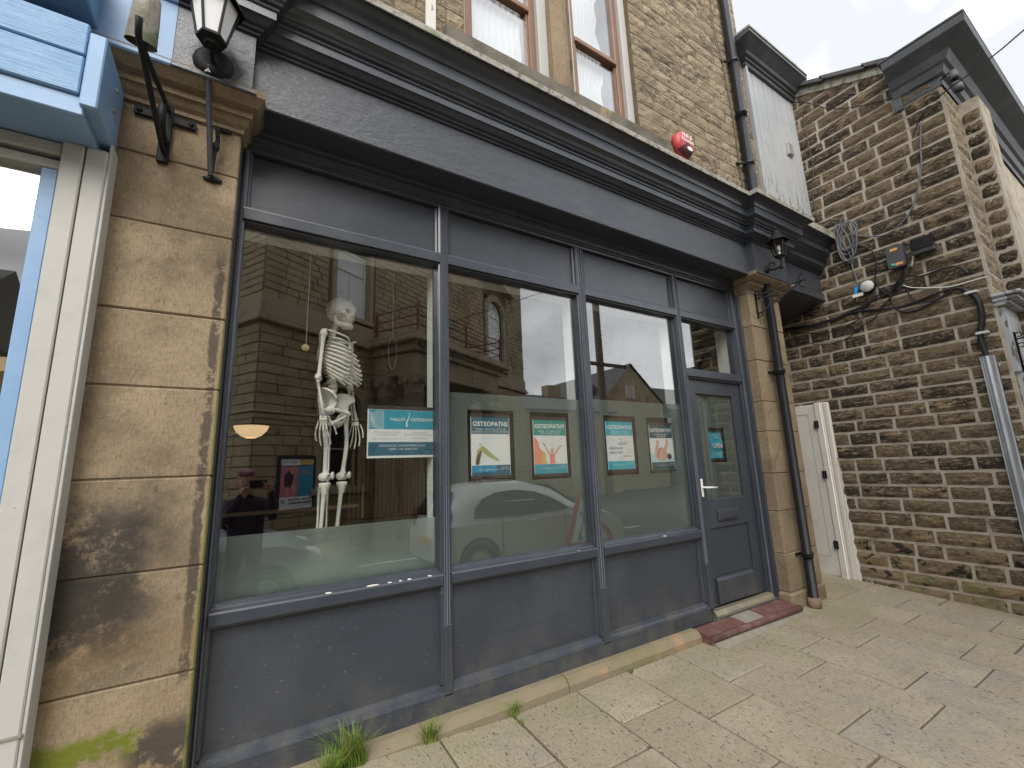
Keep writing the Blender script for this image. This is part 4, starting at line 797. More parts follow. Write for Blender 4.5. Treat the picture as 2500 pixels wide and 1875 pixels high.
m.tube(arc((.062, -.455, .15), .033, -PI*.7, PI*.6, 10, 'yz'), .006, 6); m.tube(arc((.062, -.455, .083), .033, -PI*.6, PI*.75, 10, 'yz'), .006, 6); m.tube(arc((.03, -.225, .055), .022, -PI*.7, PI*.6, 8, 'yz'), .005, 6)
m.build('arm', 'cast_iron', b3)
b4 = thing('scroll_bracket', 'wrought iron scroll bracket at the grey neighbouring shopfront on the far right', 'bracket', (5.06, YC-.06, 2.12))
m = MB(); m.tube([(0, 0, .18), (0, 0, -.2)], .008, 6); m.tube([(0, 0, .11), (.05, -.40, .16)], .008, 6); m.tube([(0, 0, -.16), (.05, -.38, .14)], .008, 6)
for zc in (.15, .05, -.12): m.tube(arc((0, -.025, zc), .02, PI*.2, PI*1.7, 8, 'yz'), .005, 6)
m.build('ironwork', 'cast_iron', b4)

# ================================================================ blue neighbour shopfront at the left
nb = thing('neighbour_shopfront', 'pale blue timber shopfront with grey boards at the left edge', 'shopfront', (0, 0, 0))
sweep('blue_fascia', 'blue_smooth', nb, FAS, -4.2, -1.442, False, dd=D); sweep('blue_cornice', 'blue_smooth', nb, COR, -4.2, -1.442, False, dd=D)
box('blue_wall', 'blue_smooth', nb, -4.2, -1.70, -0.20, 0.0, 2.95, 3.15)
for z0, z1 in ((2.70, 2.868), (2.874, 3.02)):
    MB().box(-4.2, -1.672, -0.45, -0.415, z0, z1, .005).build('plank', 'blue_paint', nb)
MB().box(-4.2, -1.70, -0.50, -0.25, 3.16, 3.45, .006).build('plank', 'blue_paint', nb)
box('soffit_board', 'blue_smooth', nb, -4.2, -1.655, -0.435, -0.17, 2.62, 2.70, .004)
m = MB(); m.box(-1.668, -1.615, -0.452, -0.14, 2.655, 2.985, .005); m.build('end_box', 'blue_smooth', nb)
for z in (2.90, 2.80): MB().ell((-1.613, -0.26, z), (.006, .012, .012), 8, 5).build('screw', 'brass_bar', nb)
for a, b in ((-1.685, -1.617), (-1.757, -1.690)):
    MB().box(a, b, -0.232, -0.10, -0.25, 2.62, .005).build('post_board', 'grey_board', nb)
m = MB(); m.box(-1.69, -1.612, -0.238, -0.13, 0.40, 0.408); m.build('board_joint', 'cement', nb)
box('corner_fillet', 'grey_board', nb, -1.6165, -1.606, -0.225, -0.131, -0.25, 2.66, .002)
box('window_frame', 'blue_smooth', nb, -1.815, -1.765, -0.20, -0.12, -0.25, 2.50, .004)
m = MB(); m.box(-4.2, -1.76, -0.205, -0.10, 2.50, 2.54, .004); m.box(-4.2, -1.76, -0.215, -0.10, 2.56, 2.615, .006); m.build('head_rail', 'grey_board', nb)
box('glass_pane', 'glass', nb, -4.2, -1.816, -0.16, -0.154, 0.3, 2.52); box('stallriser', 'blue_smooth', nb, -4.2, -1.816, -0.17, -0.10, -0.25, 0.31)
MB().box(-4.3, -1.7, -0.05, 0.1, 3.1, 3.84).build('lintel', 'room_wall', nb)
m = MB(); m.box(-4.3, -1.66, 1.9, 2.0, -0.3, 3.0); m.box(-1.68, -1.64, -.1, 1.9, -0.3, 3.0); m.box(-4.3, -1.66, -.1, 2.0, 2.9, 2.95); m.box(-4.3, -1.66, -.1, 2.0, -0.3, -.2); m.build('interior_shell', 'room_wall', nb)
box('display_shelf', 'pale_wood', nb, -4.0, -1.83, 0.1, 0.5, 1.70, 1.76)
# ================================================================ inside the shop
room = MB()
rx0, rx1, ry0, ry1, rz0, rz1 = -1.16, 3.44, 0.225, 5.2, -0.10, 3.09
for a in ((rx0-.05, rx0, 0.125, ry1, rz0, rz1), (rx1, rx1+.05, 0.125, ry1, rz0, rz1), (rx0, rx1, ry1, ry1+.05, rz0, rz1), (rx0, rx1, 0.125, ry1, rz1, rz1+.04)): room.box(*a)
room.build('interior_wall', 'room_wall', None, kind='structure')
box('interior_floor', 'room_floor', None, rx0, rx1, 0.125, ry1, rz0-.05, rz0, kind='structure')
# boxed window bed behind the stallriser
wb = thing('window_bed', 'raised display bed inside the first shop window', 'shelf')
box('bed_top', 'inner_white', wb, rx0+.002, 0.02, 0.225, 1.0, 0.60, 0.635); box('bed_front', 'inner_white', wb, rx0+.002, 0.02, 0.98, 1.0, -0.09, 0.60); box('bed_side', 'inner_white', wb, 0.0, 0.02, 0.225, 0.98, -0.09, 0.60)
for a, b in ((0.03, 1.22), (1.225, 2.42)):
    m = MB(); m.box(a, b, 0.225, 0.52, 0.56, 0.60); m.box(a, b, 0.50, 0.52, -0.09, 0.56); m.build('inner_ledge', 'inner_white', None, label='white ledge inside the '+('middle' if a < 1 else 'right')+' shop window', cat='shelf')
# slatted timber panel on the back wall
sp = thing('slat_panel', 'dark slatted timber wall panelling deep inside the shop', 'panelling', (0, 0, 0))
for k in range(40): MB().box(0.05+k*.05, 0.05+k*.05+.032, 2.9, 2.93, 0.70, 1.55, .003).build('slat', 'slat_wood', sp)
box('backing', 'dark_void', sp, 0.03, 2.08, 2.931, 2.96, 0.68, 1.57); box('counter_front', 'room_wall', sp, 0.03, 2.08, 2.90, 2.96, -0.09, 0.68)
box('shelf_rail', 'pale_wood', None, rx0+.01, 0.06, 2.42, 2.50, 0.87, 0.90, label='thin pale wooden rail across the dark room behind the skeleton', cat='rail')
box('corner_post', 'pale_wood', None, 0.10, 0.125, 2.46, 2.50, 0.75, 1.10, label='short upright pale wooden post beside the slatted panelling', cat='post')
# uplighter
ul = thing('wall_uplighter', 'glowing cream bowl wall uplighter inside the shop at left', 'lamp', (-0.99, 1.2, 1.505))
MB().lathe([(0.035, 0.0), (0.07, 0.018), (0.10, 0.05), (0.115, 0.085), (0.111, 0.085), (0.095, 0.05), (0.06, 0.022), (0, 0.012)], (0, 0, 0), 28).build('bowl', 'lamp_bowl', ul)
MB().tube([(0, 0, .02), (-.08, 0, .03), (-.165, 0, .03)], .012, 8).build('wall_arm', 'steel', ul)
# wicker pendants
def pendant(x, y, z, label):
    t = thing('wicker_pendant', label, 'lamp', (x, y, z), group='wicker pendant shades')
    prof = [(0.23, 0.0), (0.222, .04), (0.205, .11), (0.195, .19), (0.185, .27), (0.16, .35), (0.11, .40), (0.05, .42)]
    m = MB(); n = 36
    for k in range(n):
        for s in (-1, 1):
            pts = [(r*math.cos(2*PI*k/n+s*j*.16), r*math.sin(2*PI*k/n+s*j*.16), h) for j, (r, h) in enumerate(prof)]
            m.tube(pts, .0038, 4, caps=False)
    m.build('weave', 'wicker', t)
    m = MB(); m.tube([(0.232*math.cos(a), .232*math.sin(a), 0) for a in [2*PI*i/32 for i in range(33)]], .009, 6, caps=False); m.build('rim', 'wicker_rim', t)
    MB().tube([(0, 0, .42), (0, 0, rz1-z)], .004, 5).build('flex', 'cable_black', t)
pendant(0.98, 1.4, 2.60, 'wicker pendant shade nearest the glass in the middle window'); pendant(0.45, 3.65, 2.60, 'wicker pendant shade deep in the room behind the skeleton'); pendant(2.27, 3.55, 2.60, 'wicker pendant shade deep in the room behind the right window')

# ================================================================ skeleton
sk = thing('skeleton', 'life-size white anatomical skeleton model standing behind the left shop window, facing right', 'skeleton', (-0.525, 0.53, 0.72), rz=math.radians(-39))
def P(n, m, mm='bone'): return m.build(n, mm, sk)
# skull: radial shape around (0.0,0,1.605)
def skull():
    V = []; n, mth = 56, 40; c = Vector((0.012, 0, 1.612))
    ells = [((-0.012, 0, 0.004), (0.096, 0.074, 0.086)), ((0.045, 0, -0.048), (0.046, 0.046, 0.050)), ((0.056, 0, -0.068), (0.036, 0.030, 0.030)), ((0.040, 0, 0.0), (0.056, 0.052, 0.045)), ((-0.045, 0, -0.03), (0.055, 0.055, 0.045)), ((0.035, 0.047, -0.036), (0.03, 0.016, 0.010)), ((0.035, -0.047, -0.036), (0.03, 0.016, 0.010))]
    def rad(d):
        best = 0.03
        for o, r in ells:
            o = Vector(o); A = sum((d[i]/r[i])**2 for i in range(3)); B = -2*sum(d[i]*o[i]/r[i]**2 for i in range(3)); Cc = sum((o[i]/r[i])**2 for i in range(3))-1
            D_ = B*B-4*A*Cc
            if D_ > 0: best = max(best, (-B+math.sqrt(D_))/(2*A))
        return best
    dents = [((0.80, 0.37, -0.20), 0.21, 0.046), ((0.80, -0.37, -0.20), 0.21, 0.046), ((0.80, 0.0, -0.56), 0.085, 0.026), ((0.35, 0.75, -0.14), 0.20, 0.010), ((0.35, -0.75, -0.14), 0.20, 0.010), ((0.42, 0.52, -0.80), 0.18, 0.020), ((0.42, -0.52, -0.80), 0.18, 0.020), ((0.10, 0.85, -0.40), 0.16, 0.012), ((0.10, -0.85, -0.40), 0.16, 0.012)]
    for j in range(mth+1):
        ph = -PI/2+PI*j/mth
        for i in range(n):
            t = 2*PI*i/n; d = Vector((math.cos(ph)*math.cos(t), math.cos(ph)*math.sin(t), math.sin(ph))); r = rad(d)
            for q, s, a in dents:
                x = (d-Vector(q).normalized()).length; r -= a*math.exp(-(x/s)**4)
            V.append(c+d*max(r, .02))
    return MB().add(V, [(j*n+i, j*n+(i+1) % n, (j+1)*n+(i+1) % n, (j+1)*n+i) for j in range(mth) for i in range(n)], True)
so = P('skull', skull()); so.rotation_euler.z = math.radians(3)
for s in (-1, 1): MB().ell((0.062, s*.032, 1.590), (.016, .019, .018), 10, 8).build('eye_socket_shade', 'dark_void', so)  # near-black ellipsoids set in the dents to paint the sockets' shade
MB().ell((0.080, 0, 1.560), (.009, .009, .013), 8, 6).build('nasal_shade', 'dark_void', so)  # dark plug painting the shade inside the nose opening
m = MB(); m.tube([(.058, -.052, 1.575), (.03, -.068, 1.570), (-.008, -.071, 1.575)], .0065, 6); m.tube([(.058, .052, 1.575), (.03, .068, 1.570), (-.008, .071, 1.575)], .0065, 6); m.build('cheek_arch', 'bone', so)
m = MB(); J = [(-.002, .056, 1.570), (-.003, .055, 1.530), (.008, .050, 1.508), (.045, .036, 1.496), (.076, .018, 1.490), (.085, 0, 1.488)]
Jf = J+[(x, -y, z) for x, y, z in reversed(J[:-1])]
m.tube(smooth_path(Jf, 4), [.012]*4+[.017]*4+[.019]*4+[.016]*4+[.015]*4+[.015]*4+[.016]*4+[.019]*4+[.017]*4+[.012]*5, 8, flat=.6); P('jaw', m).rotation_euler.z = math.radians(3)
m = MB()
for k in range(-5, 6):
    a = k*.25; x, y = .044+.040*math.cos(a), .030*math.sin(a)
    m.box(x-.004, x+.004, y-.0034, y+.0034, 1.519, 1.533, .0015); m.box(x-.005, x+.003, y-.0032, y+.0032, 1.503, 1.5165, .0015)
P('teeth', m).rotation_euler.z = math.radians(3)
# spine
def sx(z):
    if z > 1.42: return -.025-.018*(1.50-z)/.08
    if z > 1.16: return -.043-.030*math.sin((1.42-z)/.26*PI)
    return -.043+.018*math.sin((1.16-z)/.2*PI)
z = 1.515
for k in range(24):
    h, r = (.0165, .013) if k < 7 else (.0225, .0165) if k < 19 else (.034, .024); zc = z-h/2; x = sx(zc)
    m = MB(); m.lathe([(0, -h*.36), (r, -h*.36), (r*.82, 0), (r, h*.36), (0, h*.36)], (x, 0, zc), 12)
    m.tube([(x-r*.6, 0, zc), (x-r-.022, 0, zc-.008-(.008 if 7 <= k < 19 else 0))], [.006, .0035], 6)
    m.tube([(x-.012, -r-.014, zc), (x-.010, 0, zc), (x-.012, r+.014, zc)], .004, 5); P('vertebra', m)
    MB().lathe([(0, -h*.14), (r*.95, -h*.12), (r*.95, h*.12), (0, h*.14)], (x, 0, z-h), 12).build('spinal_disc', 'bone_disc', sk); z -= h
# ribs
for i in range(12):
    zi = 1.405-i*.0232-(.0 if i < 1 else .008); w = [.055, .083, .103, .118, .127, .132, .134, .133, .130, .122, .108, .085][i]; d = [.052, .070, .083, .092, .098, .102, .104, .103, .100, .092, .08, .06][i]
    drop = [.035, .055, .07, .08, .09, .10, .105, .11, .11, .10, .07, .045][i]; t1 = [12, 12, 14, 16, 20, 24, 30, 38, 46, 56, 85, 108][i]
    for s in (-1, 1):
        pts = []; xb = sx(zi); xc = xb+.012+d*.92
        for j in range(15):
            t = math.radians(172+(t1-172)*j/14); f = j/14
            pts.append((xc+d*math.cos(t), s*(w*abs(math.sin(t))**.8+.006), zi+.006-drop*(f**1.25)))
        P('rib', MB().tube(pts, [.0060]*4+[.0088]*11, 8, flat=.55))
        if i < 10:
            e = Vector(pts[-1]); tgt = Vector((.088, s*.014, 1.36-i*.0262)) if i < 7 else Vector((.088, s*.012, 1.19-(i-6)*.004))
            mid = (e+tgt)/2+Vector((.006, 0, -.014 if i > 4 else -.002)); P('rib_cartilage', MB().tube(smooth_path([e, mid, tgt], 4), .0072, 6, flat=.7))
m = MB(); m.prism([(-.022, 1.375), (.022, 1.375), (.017, 1.335), (.014, 1.32), (.020, 1.26), (.016, 1.20), (.006, 1.165), (-.006, 1.165), (-.016, 1.20), (-.020, 1.26), (-.014, 1.32), (-.017, 1.335)], .083, .094); P('breastbone', m)
for s in (-1, 1):
    P('collarbone', MB().tube(smooth_path([(.086, s*.022, 1.382), (.092, s*.06, 1.395), (.055, s*.11, 1.412), (.012, s*.155, 1.425)], 4), .0065, 8))
    # shoulder blade: curved triangular plate
    V = []; A, B_, C_ = Vector((-.085, s*.058, 1.400)), Vector((-.030, s*.150, 1.405)), Vector((-.098, s*.085, 1.235)); nn = 6
    for lay in (0, 1):
        for a in range(nn+1):
            for b in range(nn+1-a):
                u, v = a/nn, b/nn; p = A*(1-u-v)+B_*u+C_*v; q = p+Vector((-.010*math.sin(PI*min(1, u+v))-(.006 if lay else 0), 0, 0)); V.append(q)
    idx = {}; k = 0
    for a in range(nn+1):
        for b in range(nn+1-a): idx[a, b] = k; k += 1
    F = []
    for o in (0, k):
        for a in range(nn):
            for b in range(nn-a):
                F.append((o+idx[a, b], o+idx[a+1, b], o+idx[a, b+1]))
                if a+b < nn-1: F.append((o+idx[a+1, b], o+idx[a+1, b+1], o+idx[a, b+1]))
    m = MB().add(V, F, True); m.tube([(-.098, s*.06, 1.372), (-.075, s*.11, 1.402), (-.03, s*.155, 1.430), (.005, s*.165, 1.425)], .0075, 6); P('shoulder_blade', m)
    # arm
    sh = Vector((-.008, s*.176, 1.398)); el = Vector((-.012, s*.205, 1.10)); wr = Vector((.030, s*.205, .865))
    m = MB(); m.ell(sh, (.024, .024, .026)); m.tube(smooth_path([sh, sh*.75+el*.25, sh*.5+el*.5, sh*.15+el*.85, el], 3), [.020, .017, .0145]+[.0118]*7+[.014, .017, .019], 10); m.ell(el+Vector((0, .012, -.004)), (.015, .016, .015)); m.ell(el+Vector((0, -.014, -.002)), (.014, .016, .015)); P('upper_arm_bone', m)
    m = MB(); u0 = el+Vector((-.012, -s*.008, -.008)); m.ell(u0+Vector((-.006, 0, .016)), (.012, .012, .02)); m.tube([u0+Vector((0, 0, .012)), u0*.8+wr*.2, wr+Vector((-.012, -s*.014, 0))], [.012, .0085, .0065], 8); P('ulna', m)
    m = MB(); r0 = el+Vector((.008, s*.016, -.028)); m.ell(r0, (.012, .012, .008)); m.tube([r0, r0*.8+wr*.2, r0*.45+wr*.55, wr+Vector((.006, s*.008, 0))], [.008, .0075, .0085, .014], 8); P('radius', m)
    # hand, hanging with the palm turned in
    hd = MB()
    for k in range(8): hd.ell(wr+Vector((-.018+.012*(k % 4), s*(.004*(k % 2)-.002), -.014-.013*(k//4))), (.0085, .0075, .0085), 8, 6)
    for f in range(5):
        bx = wr+Vector((-.026+.0145*f, s*.002, -.034))
        if f == 4: bases = [bx+Vector((.008, -s*.006, .006)), bx+Vector((.030, -s*.016, -.030)), bx+Vector((.040, -s*.024, -.062)), bx+Vector((.043, -s*.032, -.088))]
        else:
            sp_ = (f-1.5)*.010; L_ = [.056, .064, .067, .062][f]; F_ = [.030, .040, .043, .038][f]
            bases = [bx, bx+Vector((sp_, s*.002, -L_)), bx+Vector((sp_*1.5, -s*.006, -L_-F_)), bx+Vector((sp_*1.7, -s*.016, -L_-F_*1.65)), bx+Vector((sp_*1.7, -s*.028, -L_-F_*2.15))]
        for a, b in zip(bases, bases[1:]):
            d = (b-a); hd.tube([a+d*.03, a+d*.2, a+d*.8, a+d*.97], [.0066, .0042, .0040, .0062], 6)
    P('hand', hd)
    # hip bone
    cr = [Vector(p) for p in ((.062, s*.118, .985), (.045, s*.138, 1.015), (.0, s*.142, 1.040), (-.045, s*.120, 1.045), (-.085, s*.075, 1.03), (-.100, s*.045, 1.00), (-.098, s*.042, .965))]
    ac = [Vector(p) for p in ((.045, s*.090, .935), (.035, s*.094, .925), (.015, s*.096, .920), (-.01, s*.088, .925), (-.03, s*.075, .935), (-.05, s*.062, .945), (-.07, s*.05, .95))]
    cr = smooth_path(cr, 3); ac = smooth_path(ac, 3); V = []; nn = 6
    for lay in (0, 1):
        for j in range(nn+1):
            t = j/nn
            for a, b in zip(cr, ac):
                p = a*(1-t)+b*t; bow = math.sin(t*PI)*.022; p = p+Vector((-.004, -s*bow, 0))
                V.append(p+Vector((0, -s*(.007 if lay else 0), 0)))
    w_ = len(cr); F = []
    for lay in (0, 1):
        o = lay*w_*(nn+1)
        for j in range(nn):
            for i in range(w_-1): F.append((o+j*w_+i, o+j*w_+i+1, o+(j+1)*w_+i+1, o+(j+1)*w_+i))
    m = MB().add(V, F, True); m.tube(cr, .0078, 6); m.ell((.010, s*.088, .908), (.030, .020, .030)); m.tube(smooth_path([(.03, s*.085, .915), (.060, s*.05, .905), (.082, s*.010, .890)], 4), [.012]*4+[.010]*4+[.014], 8)
    m.tube(smooth_path([(-.012, s*.085, .895), (-.032, s*.068, .850), (-.022, s*.056, .822), (.03, s*.034, .845), (.078, s*.012, .878)], 4), [.015]*4+[.017]*4+[.015]*4+[.008]*4+[.009], 8); P('hip_bone', m)
    # leg
    hip = Vector((.010, s*.105, .908)); tr = Vector((-.006, s*.150, .895)); kn = Vector((.004, s*.105, .490)); ank = Vector((-.025, s*.095, .085))
    m = MB(); m.ell(hip, (.024, .024, .024)); m.tube([hip, tr], [.014, .016], 8); m.ell(tr, (.020, .016, .026)); m.tube(smooth_path([tr+Vector((0, 0, .005)), tr*.85+kn*.15, tr*.5+kn*.5+Vector((.012, 0, 0)), tr*.12+kn*.88, kn+Vector((0, 0, .012))], 3), [.020, .019, .0175]+[.0145]*7+[.018, .024, .030], 10)
    m.ell(kn+Vector((-.006, .020, 0)), (.031, .019, .026)); m.ell(kn+Vector((-.006, -.020, 0)), (.031, .019, .026)); P('thigh_bone', m)
    P('kneecap', MB().ell(kn+Vector((.046, 0, .006)), (.010, .019, .024)))
    m = MB(); tp = kn+Vector((-.004, 0, -.048)); m.lathe([(0, .014), (.034, .012), (.036, 0), (.026, -.022), (.017, -.06)], tp, 12); m.tube([tp+Vector((0, 0, -.03)), tp*.8+ank*.2, tp*.4+ank*.6, ank], [.022, .0145, .0115, .018], 10); m.ell(ank, (.020, .020, .018)); P('shin_bone', m)
    P('fibula', MB().tube([tp+Vector((-.018, s*.030, -.012)), tp*.5+ank*.5+Vector((-.012, s*.024, 0)), ank+Vector((-.006, s*.024, -.022))], [.010, .0055, .010], 8))
    m = MB(); m.ell(ank+Vector((-.035, 0, -.045)), (.032, .022, .028)); m.ell(ank+Vector((.015, 0, -.035)), (.035, .022, .022))
    for f in range(5): m.tube([ank+Vector((.03, (f-2)*.010, -.045)), ank+Vector((.11, (f-2)*.017, -.068)), ank+Vector((.165-.012*f*(1 if s > 0 else 1), (f-2)*.020, -.074))], [.009, .006, .006], 6)
    P('foot', m)
m = MB(); m.prism([(-.052, 1.0), (.052, 1.0), (.036, .94), (.012, .865), (-.012, .865), (-.036, .94)], -.105, -.06); m.tube([(-.085, 0, .87), (-.07, 0, .835), (-.055, 0, .815)], [.012, .009, .005], 8); P('sacrum', m)
m = MB(); m.tube([(-.04, 0, .0), (-.04, 0, .85), (-.075, 0, .95)], .009, 10); m.build('stand_rod', 'steel', sk)
m = MB(); m.lathe([(0, .0), (.22, .0), (.22, -.02), (.20, -.05), (0, -.05)], (-.04, 0, -.03), 28); m.build('stand_base', 'inner_white', sk)
m = MB(); m.tube([(0, 0, 1.69), (0, 0, 1.712)], .004, 6); m.tube(arc((0, 0, 1.722), .010, -PI/2, PI*1.2, 10, 'xz'), .0025, 5); m.build('hook', 'steel', sk)
for dx, xo in ((0.0, -0.775), (0.0, -0.275)):
    pass
# cords hanging inside the first window
MB().tube([(-0.74, 0.40, 3.08), (-0.742, 0.40, 2.03)], .0025, 5).build('pull_cord', 'print_white', None, label='thin white cord with a small disc hanging left of the skeleton', cat='cord')
MB().lathe([(0, -.006), (.022, -.004), (.024, .004), (0, .006)], (-0.744, 0.40, 2.01), 14, ax='y').build('cord_disc', 'pale_wood', None, label='small round disc at the end of the white cord', cat='disc')
pts = [(-0.02, 1.0, 3.08), (-0.02, 1.0, 2.35)]+arc((-0.02, 1.0, 2.20), .035, PI/2, -PI*1.5, 16, 'xz', rz=.14)
MB().tube(pts, .0025, 5).build('blind_cord', 'print_white', None, label='thin looped white cord hanging right of the skeleton', cat='cord')

# ================================================================ posters
def flat(name, m, parent, y, pts):
    return MB().add([(x, y, z) for x, z in pts], [tuple(range(len(pts)))]).build(name, m, parent)
def rect(name, m, parent, x0, x1, y, z0, z1): return box(name, m, parent, x0, x1, y, y+.0006, z0, z1)
def blob(cx, cz, rx, rz, n=18, jit=0.0, rot=0):
    out = []
    for i in range(n):
        t = 2*PI*i/n; q = 1+rnd.uniform(-jit, jit); u, v = rx*q*math.cos(t), rz*q*math.sin(t); out.append((cx+u*math.cos(rot)-v*math.sin(rot), cz+u*math.sin(rot)+v*math.cos(rot)))
    return out
def limb(pts, ws):
    L_, R_ = [], []
    for i, (p, w_) in enumerate(zip(pts, ws)):
        a = pts[max(i-1, 0)]; b = pts[min(i+1, len(pts)-1)]; d = Vector((b[0]-a[0], b[1]-a[1])).normalized(); n_ = Vector((-d.y, d.x))*w_
        L_.append((p[0]+n_.x, p[1]+n_.y)); R_.append((p[0]-n_.x, p[1]-n_.y))
    return L_+R_[::-1]
def spine_logo(parent, y, x, z, h, m='print_white'):
    c = [(x+h*.10*math.sin(t*5.2+.6), z+h*(.5-t)) for t in [k/12 for k in range(13)]]
    flat('emblem', m, parent, y, limb(c, [h*(.012+.05*(k/12)) for k in range(13)]))
def poster(x, z0, z1, w, head, hc, fc, lines, label, y=0.10, hook=True, rz=0.0):
    t = thing('poster', label, 'poster', (x, y, z0), rz=rz, group='hanging posters behind the glass'); H = z1-z0; hw = w/2
    rect('sheet', 'paper', t, -hw, hw, 0, 0, H)
    rect('header_band', hc, t, -hw+.004, hw-.004, -.001, H*.70, H-.004); rect('footer_band', fc, t, -hw+.004, hw-.004, -.001, .004, H*.175)
    m = MB(); m.box(-hw-.006, hw+.006, -.006, .008, H-.004, H+.018, .002); m.build('hanger_bar', 'hanger_bar', t); m = MB(); m.box(-hw-.006, hw+.006, -.006, .008, -.018, .003, .002); m.build('hanger_bar', 'hanger_bar', t)
    if hook:
        m = MB(); m.tube([(-hw*.45, 0, H+.018), (0, -.004, H+.075), (hw*.45, 0, H+.018)], .0016, 5); m.build('string', 'hanger_bar', t)
        m = MB(); m.lathe([(0, 0), (.013, .002), (.012, .006), (0, .010)], (0, -.030, H+.085), 12, ax='y'); m.build('suction_hook', 'inner_white', t)
    text(head, w*.142, 'print_white', t, (0, -.0022, H*.865), spacing=1.04, bold=.0011)
    for k, l in enumerate(lines): text(l, w*.066, 'print_white', t, (0, -.0022, H*.775-k*H*.043), spacing=1.25)
    spine_logo(t, -.0022, -w*.12, H*.10, H*.07); text('VALLEY  OSTEOPATHS', w*.036, 'print_white', t, (-w*.12, -.0022, H*.10), spacing=1.05)
    text('01484 505183', w*.034, 'print_white', t, (w*.44, -.0022, H*.135), align='RIGHT'); text('www.valleyosteopaths.co.uk', w*.030, 'print_white', t, (w*.46, -.0022, H*.105), align='RIGHT')
    return t, w, H
t, W_, H_ = poster(0.397, 1.176, 1.575, 0.302, 'OSTEOPATHS', 'teal_deep', 'teal_deep', ['YOUR SPECIALISTS IN', 'DIAGNOSIS & TREATMENT'], 'OSTEOPATHS poster with dark blue header and a bent leg picture')
rect('footer_inset', 'sky_blue_print', t, -W_*.485, W_*.12, -.0016, H_*.065, H_*.174)
flat('motif', 'print_olive', t, -.0016, limb([(-.105, .085), (-.085, .165), (-.068, .185), (-.045, .165), (.01, .125), (.06, .100)], [.018, .02, .016, .018, .013, .007]))
flat('motif', 'print_brown', t, -.0019, limb([(-.108, .075), (-.095, .13), (-.078, .165)], [.012, .011, .005])); flat('motif', 'paper', t, -.0022, limb([(-.075, .10), (-.06, .14), (-.04, .12)], [.012, .008, .004]))
flat('motif', 'print_black', t, -.0019, [(-.088, .205), (-.08, .20), (-.082, .222)])
t, W_, H_ = poster(0.897, 1.169, 1.567, 0.302, 'OSTEOPATHY', 'teal_green', 'teal', ['HERE TO HELP GET', 'YOU PAIN FREE'], 'OSTEOPATHY poster with green header and an orange figure raising both arms')
flat('motif', 'print_coral', t, -.0016, [(-.147, .072), (-.06, .072), (-.07, .12), (-.075, .16), (-.10, .19), (-.105, .225), (-.125, .255), (-.147, .27)]); flat('motif', 'print_mustard', t, -.0019, [(-.09, .072), (-.035, .072), (-.05, .11), (-.045, .15), (-.075, .17), (-.085, .12)])
flat('motif', 'print_coral', t, -.0022, limb([(.012, .072), (.012, .11), (.012, .145)], [.024, .022, .026])); flat('motif', 'print_skin', t, -.0024, limb([(-.008, .14), (-.035, .175), (-.055, .215), (-.075, .225)], [.008, .006, .005, .003])); flat('motif', 'print_skin', t, -.0024, limb([(.032, .14), (.06, .17), (.09, .20), (.11, .20)], [.008, .006, .005, .003])); flat('motif', 'print_skin', t, -.0026, blob(.012, .165, .014, .020))
for k in range(16): flat('motif', 'print_brown', t, -.0019, blob(rnd.uniform(-.09, .12), rnd.uniform(.17, .27), .0025, .003, 5, .3))
t, W_, H_ = poster(1.610, 1.175, 1.570, 0.305, 'OSTEOPATHS', 'teal_bright', 'teal_bright', ['WE TREAT MORE', 'THAN YOU THINK'], 'OSTEOPATHS poster with bright turquoise header and a column of ailment words')
for s_, sz, x, z, mm in (('NECK', .014, .0, .245, 'ink'), ('SPORTS INJURIES', .016, .06, .225, 'ink_soft'), ('MIGRAINE', .022, .02, .207, 'ink'), ('HEADACHE', .029, -.05, .172, 'ink'), ('BACK PAIN', .028, -.05, .138, 'ink'), ('SCIATICA', .022, .07, .108, 'ink'), ('ARTHRITIS', .013, .0, .088, 'ink_soft'), ('SHOULDER', .011, .09, .160, 'ink_soft'), ('JOINT PAIN', .011, .08, .135, 'ink_soft'), ('KNEES', .010, -.10, .19, 'ink_soft'), ('TENNIS ELBOW', .010, .08, .258, 'ink_soft'), ('POSTURE', .010, -.09, .232, 'ink_soft')): text(s_, sz, mm, t, (x, -.0022, z))
t, W_, H_ = poster(2.113, 1.154, 1.550, 0.303, 'OSTEOPATHY', 'bottle_green', 'bottle_green', ['HANDS ON HELP', 'FOR PAIN'], 'OSTEOPATHY poster with dark green header and a massaged back picture')
flat('motif', 'print_line', t, -.0012, [(-.147, .072), (.147, .072), (.147, .10), (-.147, .15)])
flat('motif', 'print_skin', t, -.0016, blob(-.01, .135, .075, .06, 20, .04)); flat('motif', 'print_skin', t, -.0018, limb([(-.075, .10), (-.075, .17), (-.055, .225), (-.05, .255)], [.02, .022, .016, .02])); flat('motif', 'print_skin', t, -.0018, limb([(.03, .17), (.065, .22), (.075, .268)], [.02, .014, .012])); flat('motif', 'print_brown', t, -.002, limb([(-.055, .10), (-.062, .14), (-.03, .185), (.0, .20)], [.003, .004, .004, .001])); flat('motif', 'print_brown', t, -.0022, blob(.085, .115, .03, .026))
